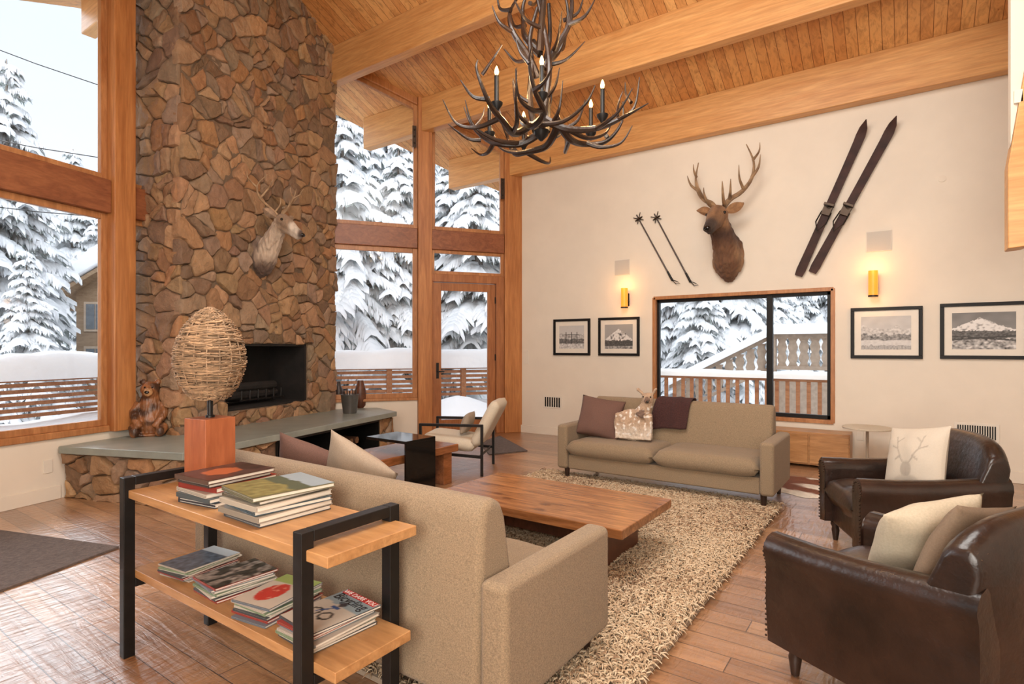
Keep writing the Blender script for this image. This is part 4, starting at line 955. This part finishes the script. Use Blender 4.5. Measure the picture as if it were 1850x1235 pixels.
def picture(label,x0,yt0,x1,yt1,yb0,yb1,kind):
    a,b=EK.t(x0),EK.t(x1); z1=(EK.z(x0,yt0)+EK.z(x1,yt1))/2; z0=(EK.z(x0,yb0)+EK.z(x1,yb1))/2; w=(b-a)/2; hh=z1-z0
    t=thing('framed_picture',label,'picture',EK.pt((a+b)/2,0,z0)); f=.036; m=MB(); seed=kind*3.7
    m.bb(-w,w,-.03,0,0,f); m.bb(-w,w,-.03,0,hh-f,hh); m.bb(-w,-w+f,-.03,0,f,hh-f); m.bb(w-f,w,-.03,0,f,hh-f); m.build('frame',MBLACKP,t,bevel=.003)
    m=MB(); m.bb(-w+f,w-f,-.012,-.004,f,hh-f); m.build('mat_board',MWHITE,t,smooth=False)
    k=.065 if hh>.5 else .035
    def fn(u,v):
        N3=lambda s,sy=None:noise.noise(Vector((u*s+seed,v*(sy or s),seed))); n,n2,n3=N3(5),N3(16),N3(32)
        if kind==1:
            ridge=.62+.10*N3(4,0)
            g=.62-.1*v if v>ridge else .45+.3*n2
            if v<.42+.05*n: g=.12+.25*max(0,n2)
            if v<.22: g=.55+.3*n2
            for px_ in (.28,.5,.72):
                if abs(u-px_)<.016 and .2<v<.72: g=.04
            if abs(v-.6)<.018 and .2<u<.8: g=.05
        elif kind==2:
            ridge=.36+.46*max(0,1-abs(u-.5)*2.0)**.9+.03*n2
            g=.34 if v>ridge else .72-.9*max(0,n2+.3*n3)
            if v<.34+.05*n2: g=.06+.12*max(0,n3)
            if v<.12: g=.3+.3*n2
        elif kind==3:
            g=.62-.10*v+.06*n
            if v<.66+.16*n+.03*n2: g=.58+.22*n2-.25*max(0,n3)
            if v<.46+.08*N3(8)+.06*noise.noise(Vector((u*22,seed,1))): g=.26+.24*n2+.18*n3
            if v<.28+.03*n: g=.64+.10*n2
            if v<.12+.05*n2: g=.40+.25*n3
        else:
            ridge=.50+.36*max(0,1-abs(u-.45)*1.5)**1.4+.04*n2+.012*n3
            g=.20+.12*(1-v)+.05*n if v>ridge else .78-.8*max(0,n2+.3*n3-.05)
            if v<.50+.04*n+.03*n3: g=.10+.14*max(0,n2)+.08*n3
            if v<.30+.06*n: g=.38+.5*n2+.2*n3
            if abs(v-(.26+.1*u))<.02 or abs(v-(.36-.12*u))<.018: g=.05
        g=max(.015,min(.8,g)); return (g,g*.99,g*.97)
    m=MB(); m.grid(100,74,lambda u,v:(-w+f+k+u*(2*w-2*f-2*k),-.0135,f+k+v*(hh-2*f-2*k)),fn); m.build('print',MCOL,t,smooth=False)
picture('small black framed photograph of posts in snow at the far left of the wall',1001,577,1067,575,641,642,1)
picture('small black framed snow peak photograph beside the window',1082,574,1156,572,642,643,2)
picture('black framed pale winter photograph right of the window',1537,557,1667,552,647,648,3)
picture('large black framed mountain photograph at the right edge',1698,549,1860,543,648,649,4)

# ------------------------------------------------------------------ chandelier
cc=atd(978,HY,4.4); CHZ=2.98; ch=thing('antler_chandelier','large antler chandelier with six lit candle bulbs hanging from the ceiling','chandelier',(cc.x,cc.y,CHZ),YAW+R(6))
def tap(mb,P,r0,r1): 
    Q=sm(P); n=len(Q); mb.tube(Q,[(r0+(r1-r0)*(i/(n-1))**1.2)*.98 for i in range(n)],8)
r2=random.Random(3)
for i in range(6):
    a=-PI/2+i*PI/3+R(r2.uniform(-5,5)); rot=Matrix.Rotation(a,3,'Z'); j=lambda s=.05:r2.uniform(-s,s)
    Q=lambda *p:rot@Vector(p)
    m=MB(); bend=.14*(1 if i%2 else -1)
    tap(m,[Q(.03,-.14,.12),Q(.2,-.09,.02),Q(.40,bend*.2,.03),Q(.58,bend*.8,.11+j()),Q(.68+j(),bend*1.1,.24+j()),Q(.72+j(),bend*1.0,.38+j())],.034,.004)
    tap(m,[Q(.22,-.08,.02),Q(.34,.12,.0),Q(.46,.26,.08),Q(.50,.32,.24+j())],.022,.003)
    tap(m,[Q(.43,bend*.3,.04),Q(.52,-.12,.0),Q(.64,-.22,.03),Q(.74,-.25,.14+j())],.022,.003)
    tap(m,[Q(.58,bend*.8,.11),Q(.68,bend*.4,.12),Q(.80+j(),bend*.1,.20+j())],.02,.003)
    tap(m,[Q(.12,-.11,.06),Q(.2,-.2,.12),Q(.24,-.24,.28+j())],.019,.003)
    tap(m,[Q(.67,bend*1.1,.24),Q(.62,bend*1.5,.34),Q(.6+j(),bend*1.7,.44)],.014,.003)
    m.build('antler',MANTD,ch)
    x=Q(.47,bend*.35,0); m=MB(); m.lathe([(.012,.05),(.02,.07),(.042,.10),(.045,.115),(.028,.115),(.017,.13),(.017,.31),(.010,.315)],14,(x.x,x.y,.02)); cd=m.build('candle',MBLACKP,ch)
    m=MB(); m.lathe([(.007,.333),(.0135,.345),(.016,.36),(.010,.384),(.003,.40)],12,(x.x,x.y,.0)); m.build('bulb',MBULB,cd)
    l=bpy.data.lights.new('candle_light','POINT'); l.energy=9; l.color=(1,.6,.26); l.shadow_soft_size=.03; lo=bpy.data.objects.new('candle_light',l); COL.objects.link(lo)
    v=Vector((x.x,x.y,.47)); v.rotate(Euler((0,0,YAW+R(6)))); lo.location=v+ch.location
for i in range(5):
    a=R(25)+i*2*PI/5; rot=Matrix.Rotation(a,3,'Z'); Q=lambda *p:rot@Vector(p); m=MB(); z0=.50+.14*(i%2)+r2.uniform(-.04,.04); j=lambda s=.05:r2.uniform(-s,s)
    tap(m,[Q(.03,0,z0),Q(.10,.05+j(),z0+.15),Q(.21+j(),.09,z0+.33),Q(.24,.02+j(),z0+.55),Q(.12,-.08+j(),z0+.8)],.032,.005)
    tap(m,[Q(.09,.04,z0+.13),Q(.2,-.05,z0+.16),Q(.3,-.12+j(),z0+.28)],.02,.003)
    tap(m,[Q(.20,.08,z0+.31),Q(.31,.14,z0+.36),Q(.37,.15+j(),z0+.5)],.02,.003)
    tap(m,[Q(.235,.03,z0+.52),Q(.33,-.04,z0+.58),Q(.35,-.08+j(),z0+.72)],.018,.003)
    m.build('antler',MANTD,ch)
for i in range(3):
    a=i*2*PI/3+.4; rot=Matrix.Rotation(a,3,'Z'); Q=lambda *p:rot@Vector(p); m=MB()
    tap(m,[Q(.05,0,.06),Q(.08,.04,.3),Q(.05,.06,.55),Q(.09,.02,.8),Q(.05,-.03,1.05)],.028,.014); tap(m,[Q(.075,.04,.28),Q(.15,.1,.34),Q(.18,.13,.46)],.016,.004); m.build('antler',MANTD,ch)
m=MB(); m.tube([(0,0,.02),(0,0,zc(cc.y)-CHZ-.02)],.012,8); m.lathe([(.01,-.02),(.05,.02),(.06,.06),(.03,.12),(.012,.14)],14); m.build('stem',MBLACK,ch)

# ------------------------------------------------------------------ outdoors
def tree_meshes(H,Rr,seed):
    r=random.Random(seed); fo=MB(); sn=MB(); tk=MB(); tk.tube([(0,0,0),(0,0,H*.5),(0,0,H*.97)],[.16*H/10,.1*H/10,.015],8)
    nl=int(H*2.8)
    for i in range(nl):
        f=i/nl; z=H*(.05+.93*f); rr=Rr*(1-f)**.8+.12; nb=int(6+4*(1-f))
        for b in range(nb):
            az=2*PI*b/nb+i*1.7+r.uniform(-.3,.3); L=rr*r.uniform(.6,1.15); dr=r.uniform(.28,.6); d=Vector((cos(az),sin(az),0)); sd=Vector((-sin(az),cos(az),0)); z2=z+r.uniform(-.16,.16)
            ax=lambda s:d*(L*s)+Vector((0,0,z2+L*(.10*s-dr*s*s)))
            fs=[];vs=[]; wd=.06+.08*L
            rg=[.12,.3,.5,.7,.88,1.02]
            for k,s in enumerate(rg):
                w=wd*(sin(PI*min(1,.12+.8*s))**.8)*r.uniform(.6,1.4)+.01; h=(.06+.045*L)*r.uniform(.6,1.3)*(1-.5*s); c=ax(s)
                if k==len(rg)-1: w*=.35;h*=.4
                vs+=[c-sd*w+Vector((0,0,-.10)),c-sd*w*.65+Vector((0,0,h*.7)),c+Vector((0,0,h)),c+sd*w*.65+Vector((0,0,h*.7)),c+sd*w+Vector((0,0,-.10))]
            for k in range(len(rg)-1):
                for q in range(4): fs.append([k*5+q,k*5+q+1,(k+1)*5+q+1,(k+1)*5+q])
            sn.add(vs,fs)
            nt=8+int(L*4)
            for k in range(nt):
                s=.18+.82*k/(nt-1); c=ax(s)
                for sg in (-1,1):
                    tl=(.30*L*(1-.55*s)+.14)*r.uniform(.6,1.35); td=(sd*sg*.8+d*.7).normalized(); w=.028+.014*L; e=Vector((0,0,-1)); pw=td.cross(e).normalized()*w
                    m1=c+td*tl*.5+e*tl*.16; m2=c+td*tl+e*tl*r.uniform(.4,.8); lo=Vector((0,0,-.07))
                    if r.random()<.6: fo.add([c-pw+lo,c+pw+lo,m1-pw*1.2+lo*1.6,m1+pw*1.2+lo*1.6,m2+lo*2-pw*.2,m2+lo*2+pw*.2,m1+e*(.12+.08*r.random())],[[0,1,3,2],[2,3,5,4],[2,3,6]])
                    if r.random()<.96:
                        up=Vector((0,0,.045+.025*L*r.random())); g=r.uniform(1.0,1.6); dn=Vector((0,0,-.10))
                        sn.add([c-pw*g+dn,c+up,c+pw*g+dn,m1-pw*g*1.1+dn,m1+up,m1+pw*g*1.1+dn,m2-pw*.3+dn,m2+up*.3,m2+pw*.3+dn],[[0,1,4,3],[1,2,5,4],[3,4,7,6],[4,5,8,7]])
    return fo,sn,tk
protos=[]
FOREST='snow laden conifers beyond the deck'; FLAB='snow laden conifer standing in the forest outside the windows'
for k,(H,Rr,seed) in enumerate(((10,2.3,1),(11,2.0,2),(9,2.6,3))):
    t=thing('snowy_conifer',FLAB,'tree',(0,0,-200),0,FOREST)
    fo,sn_,tk=tree_meshes(H,Rr,seed)
    fo.build('foliage',MFOL,t,fix=False,smooth=False); o=sn_.build('snow',MSNOW,t,fix=False,sharp=180); tk.build('trunk',MBARK,t); protos.append([t,H,False])
def plant(px,d,ytop,k,label=None,base=-1.2):
    p=atd(px,HY,d); zt=CZ+(HY-ytop)*d/F; sc=(zt-base)/protos[k][1]
    if not protos[k][2]:
        t=protos[k][0]; t.location=(p.x,p.y,base); t.rotation_euler=(0,0,rnd.uniform(0,6)); t.scale=(sc*.95,sc*.95,sc); protos[k][2]=True
    else: t=dup(protos[k][0],(p.x,p.y,base),rnd.uniform(0,6)); t.scale=(sc*rnd.uniform(.85,1.05),)*2+(sc,)
    if label:
        t['label']=label
        if 'group' in t: del t['group']
    else: t['label']=FLAB; t['group']=FOREST
for a in ((-70,14,150,2),(12,15,85,1,'tall snow laden conifer at the left edge of the left window'),(48,13.5,440,0,'low snowy conifer just beyond the left deck fence'),(132,30,255,0,'slim distant conifer with a pointed top seen above the left transom'),(-20,17,330,2),(60,26,330,1),(100,30,370,0),(180,30,340,1),(225,30,320,2),(262,22,250,0),
          (618,14,160,2,'snow laden conifer beside the right edge of the stone chimney'),(668,17,190,0,'snow laden conifer filling the middle of the window right of the chimney'),(720,14.5,215,1,'snow laden conifer against the right side of the window beside the chimney'),(640,22,120,1),(700,23,140,2),(745,20,190,0),(760,26,150,1),
          (812,16,255,1,'snow laden conifer at the left of the window above the glass door'),(862,15,270,2,'snow laden conifer at the right of the window above the glass door'),(840,21,240,0),(895,18,250,0),(935,20,300,1),(590,24,130,1),
          (1215,17,330,1,'snowy conifer at the left of the wide wall window'),(1265,14.5,440,0,'snowy conifer near the middle of the wide wall window'),(1330,18,380,2),(1390,20,400,0),(1440,22,420,1),(1500,22,420,2),(1160,18,350,2),(1290,24,350,1)): plant(*a)
for i in range(9): plant(-60+i*36,36+rnd.uniform(-3,6),380+rnd.uniform(-20,50),i%3)
for i in range(9): plant(590+i*42,33+rnd.uniform(-3,6),250+rnd.uniform(-60,60),i%3)
for i in range(7): plant(1180+i*52,32+rnd.uniform(-3,6),430+rnd.uniform(-60,60),i%3)
m=MB(); m.grid(60,60,lambda u,v:(-75+u*120,-40+v*115,-1.25+.25*noise.noise(Vector((u*18,v*18,2))))); tag(m.build('snow_ground',MSNOW,fix=False,sharp=180),'snow covered ground around the house','snow',kind='stuff')
def dn(t,n,s): return .2+.05*noise.noise(Vector((t*.9,n*.9,s)))+.18*max(0,noise.noise(Vector((t*.5,n*.6,s+4))))+.12*max(0,-n-2)/2
m=MB(); m.grid(50,20,lambda u,v:LF.pt(-5+u*9.5,-.14-v*3.6,dn(-7+u*11.5,-.14-v*3.6,1))); m.grid(40,20,lambda u,v:DG.pt(-3.5+u*8.2,-.14-v*2.8,dn(u*8,-v*2.8,2)+.25*math.exp(-((-3.5+u*8.2-.55)**2)*3-((v*2.8-1.5)**2)*1.5)))
tag(m.build('deck_snow',MSNOW,fix=False,sharp=180),'deep snow lying on the deck outside the tall windows','snow',kind='stuff')
m=MB(); m.grid(40,10,lambda u,v:(-4.2+u*8,7.7+v*1.5,.1+.06*noise.noise(Vector((u*6,v*3,4))))); tag(m.build('deck_snow',MSNOW,fix=False,sharp=180),'snow on the side deck beyond the wide wall window','snow',kind='stuff')
def fence(label,fr,off,t0,t1,z0,z1,snowlabel,sd):
    f=thing('deck_fence',label,'fence',fr.pt((t0+t1)/2,off,0)); m=MB(); n=6; hh=(z1-z0)/n
    for i in range(n): m.fbox(fr,t0,t1,off-.012,off+.012,z0+i*hh,z0+i*hh+hh*.62)
    m.fbox(fr,t0,t1,off-.07,off+.07,z1-.01,z1+.03); m.build('slat_panel',MCEDAR,f,world=True,smooth=False)
    t=t0+.4
    while t<t1:
        m=MB(); m.fbox(fr,t-.05,t+.05,off-.06,off+.045,-.1,z1-.01); m.build('post',MCEDAR,f,world=True,smooth=False); t+=1.5
    m=MB(); k=int((t1-t0)*7)
    def pf(u,v):
        t=t0+u*(t1-t0); q=PI*(v*1.2-.1); h=.36+.08*noise.noise(Vector((t*1.1,sd,0)))+.03*noise.noise(Vector((t*4,sd,v*4))); w=.2+.03*noise.noise(Vector((t*2,sd,5)))
        return fr.pt(t,off+w*cos(q),z1+.035+max(-.02,h*abs(sin(q))**.6*(1 if sin(q)>0 else -.2)))
    m.grid(k,12,pf); tag(m.build('snow_cap',MSNOW,fix=False,sharp=180),snowlabel,'snow',kind='stuff')
fence('horizontal slat deck fence beyond the left windows',LF,-3.6,-5,4.2,.36,.88,'thick snow on top of the left deck fence',1)
fence('horizontal slat deck fence beyond the glass door',DG,-2.75,-3.2,5.2,.38,.93,'thick snow on top of the deck fence beyond the glass door',2)
f=thing('deck_railing','reddish deck railing with upright balusters outside the wide wall window','railing',(-1.2,9.1,0)); m=MB(); m.bb(-4.2,2.2,9.06,9.14,.86,.90); m.build('top_rail',MCEDAR,f,world=True,smooth=False)
m=MB(); m.bb(-4.2,2.2,9.07,9.13,.2,.25); m.build('bottom_rail',MCEDAR,f,world=True,smooth=False)
x=-4.1
while x<2:
    m=MB(); m.bb(x-.026,x+.026,9.08,9.12,.25,.86); m.build('baluster',MCEDAR,f,world=True,smooth=False); x+=.14
m=MB(); m.grid(60,10,lambda u,v:(-4.2+u*6.4,9.1+.12*cos(PI*v),.90+(.11+.03*noise.noise(Vector((u*14,2,1))))*sin(PI*v)**.6)); tag(m.build('snow_cap',MSNOW,fix=False,sharp=180),'snow lying on the baluster railing','snow',kind='stuff')
B=Fr((0,13.5),(1,0),(0,-1)); x0=B.t(1395); x1=x0+3.2; zb=B.z(1450,668); zt=B.z(1450,603)
f=thing('chalet_balcony','weathered timber chalet balcony with cut-out balusters and snowy stair slope','balcony',(x0,13.5,0)); m=MB(); m.fbox(B,x0,x1,-.06,.06,zt-.1,zt); m.fbox(B,x0,x1,-.06,.06,zb,zb+.08); m.fbox(B,x0-.1,x0+.08,-.1,.1,-1.2,zt+.1); m.fbox(B,x0,x1,-1.5,-.02,-1.2,zb-.15); m.build('rail',MBALC,f,world=True,smooth=False)
n=14; H=zt-zb-.18
def bal(c,zz):
    pr=[(0.095,0),(.065,.12),(.1,.3),(.065,.5),(.1,.7),(.065,.88),(.095,1)]
    poly=[(c+a,zz+b*H) for a,b in pr]+[(c-a,zz+b*H) for a,b in pr[::-1]]; m=MB(); m.ext(poly,lambda p,a:(p[0],a,p[1]),13.48,13.52); m.build('baluster',MBALC,f,world=True,smooth=False)
for i in range(n): bal(x0+.2+i*(x1-x0-.2)/n,zb+.08)
sl=lambda x:zt-.04-(x0-x)*.52
for i in range(9): bal(x0-.22-i*.23,sl(x0-.22-i*.23)-H-.05)
m=MB(); 
for z_ in (-.05,-H-.13):
    m.ext([(x0,sl(x0)+z_),(x0-2.3,sl(x0-2.3)+z_),(x0-2.3,sl(x0-2.3)+z_+.08),(x0,sl(x0)+z_+.08)],lambda p,a:(p[0],a,p[1]),13.45,13.55)
m.build('stair_rail',MBALC,f,world=True,smooth=False)
m=MB(); m.grid(20,8,lambda u,v:(x0-.1+u*3.4,13.5+.2*cos(PI*v),zt+.22*sin(PI*v)**.6)); m.build('snow_slope',MSNOW,f,world=True,fix=False,sharp=180)
m=MB(); m.grid(20,8,lambda u,v:(x0-2.3+u*2.3,13.5+.18*cos(PI*v),sl(x0-2.3+u*2.3)+.02+.2*sin(PI*v)**.6)); m.build('snow_slope',MSNOW,f,world=True,fix=False,sharp=180)
hp=atd(138,HY,19); f=thing('neighbour_house','brown neighbouring chalet with snowy roof seen through the left window','house',(hp.x,hp.y,-1.2),YAW+R(6))
m=MB(); m.ext([(0,0),(5,0),(5,4.5),(2.4,6.0),(0,4.5)],lambda p,a:(p[0],a,p[1]),0,5); m.build('wall',MHOUSE,f,smooth=False)
for x,z in ((.62,1.6),(.62,3.1),(2.2,1.6),(2.2,3.1)):
    m=MB(); m.bb(x-.36,x+.36,-.05,0,z,z+1.0); w_=m.build('window_trim',MBEIGE,f,smooth=False); m=MB(); m.bb(x-.28,x-.02,-.07,-.04,z+.08,z+.92); m.build('pane',MDARKGL,w_,smooth=False); m=MB(); m.bb(x+.02,x+.28,-.07,-.04,z+.08,z+.92); m.build('pane',MDARKGL,w_,smooth=False)
m=MB(); m.ext([(-.9,4.0),(2.4,6.15),(5.9,4.0),(5.9,3.86),(2.4,6.0),(-.9,3.86)],lambda p,a:(p[0],a,p[1]),-.5,5.5); m.build('roof',MHOUSE,f,smooth=False)
m=MB(); m.ext([(-1.05,3.98),(-.95,4.55),(2.4,6.8),(5.9,4.55),(6.0,3.98),(2.4,6.16)],lambda p,a:(p[0],a,p[1]),-.6,5.5); m.build('roof_snow',MSNOW,f,bevel=.08,seg=3)
for lab,a,b in (('power line crossing the sky in the upper left window',(-200,15),(330,205)),('power line above the left transom',(-200,215),(330,308)),('power line just under the left transom',(-200,350),(330,404))):
    p,q=atd(*a,12),atd(*b,12); m=MB(); m.tube([p,(p+q)/2-Vector((0,0,.06)),q],.010,6); tag(m.build('power_line',MBLACK),lab,'cable')

# ------------------------------------------------------------------ light, world, camera
wd=bpy.data.worlds.new('World'); S.world=wd; wd.use_nodes=True; nt=wd.node_tree; bg=nt.nodes['Background']
tc=N(nt,'ShaderNodeTexCoord'); sx=N(nt,'ShaderNodeSeparateXYZ'); nt.links.new(tc.outputs['Generated'],sx.inputs[0])
cr=ramp(nt,sx.outputs['Z'],[(0,(.92,.965,1.0)),(.4,(.79,.885,.99)),(1,(.84,.91,1))]); nt.links.new(cr,bg.inputs['Color']); bg.inputs['Strength'].default_value=1.3
def area(name,loc,target,size,energy,col):
    l=bpy.data.lights.new(name,'AREA'); l.shape='DISK'; l.size=size; l.energy=energy; l.color=col; o=bpy.data.objects.new(name,l); COL.objects.link(o); o.location=loc
    o.rotation_euler=(Vector(target)-Vector(loc)).to_track_quat('-Z','Y').to_euler(); return o
area('overhead_fill',(-1.3,2.1,4.75),(-1.6,4.6,0),2.6,215,(1,.97,.92))  # added fill under the ridge, out of view; no fixture hangs there
area('room_fill',(.4,-1.8,4.2),(-2,5.8,2.4),3.2,165,(1,.97,.92))  # added fill from behind the camera, not a lamp of the room
area('ceiling_fill',(.3,-1.6,1.9),(-2.0,4.2,5.2),3.0,290,(1,.94,.85))  # added upward fill behind the camera, brightens the ceiling boards
def sun(name,e,ang,col,dr):
    l=bpy.data.lights.new(name,'SUN'); l.energy=e; l.angle=R(ang); l.color=col; o=bpy.data.objects.new(name,l); COL.objects.link(o); o.rotation_euler=Vector(dr).to_track_quat('-Z','Y').to_euler()
sun('window_daylight',4.6,60,(.88,.95,1),(.93,-.15,-.48))
sun('tree_fill_sun',2.3,60,(.96,.98,1),(-.55,.6,-.62))  # added second sun from behind the camera, brightens the near sides of the trees
cam=bpy.data.cameras.new('Camera'); co=bpy.data.objects.new('Camera',cam); COL.objects.link(co); co.location=CAM; co.rotation_euler=(R(90),0,YAW)
cam.sensor_width=36; cam.lens=F/1850*36; cam.shift_y=(HY-617.5)/1850; cam.clip_start=.05; cam.clip_end=300; S.camera=co
S.view_settings.view_transform='Standard'; S.view_settings.look='None'; S.view_settings.exposure=-.13
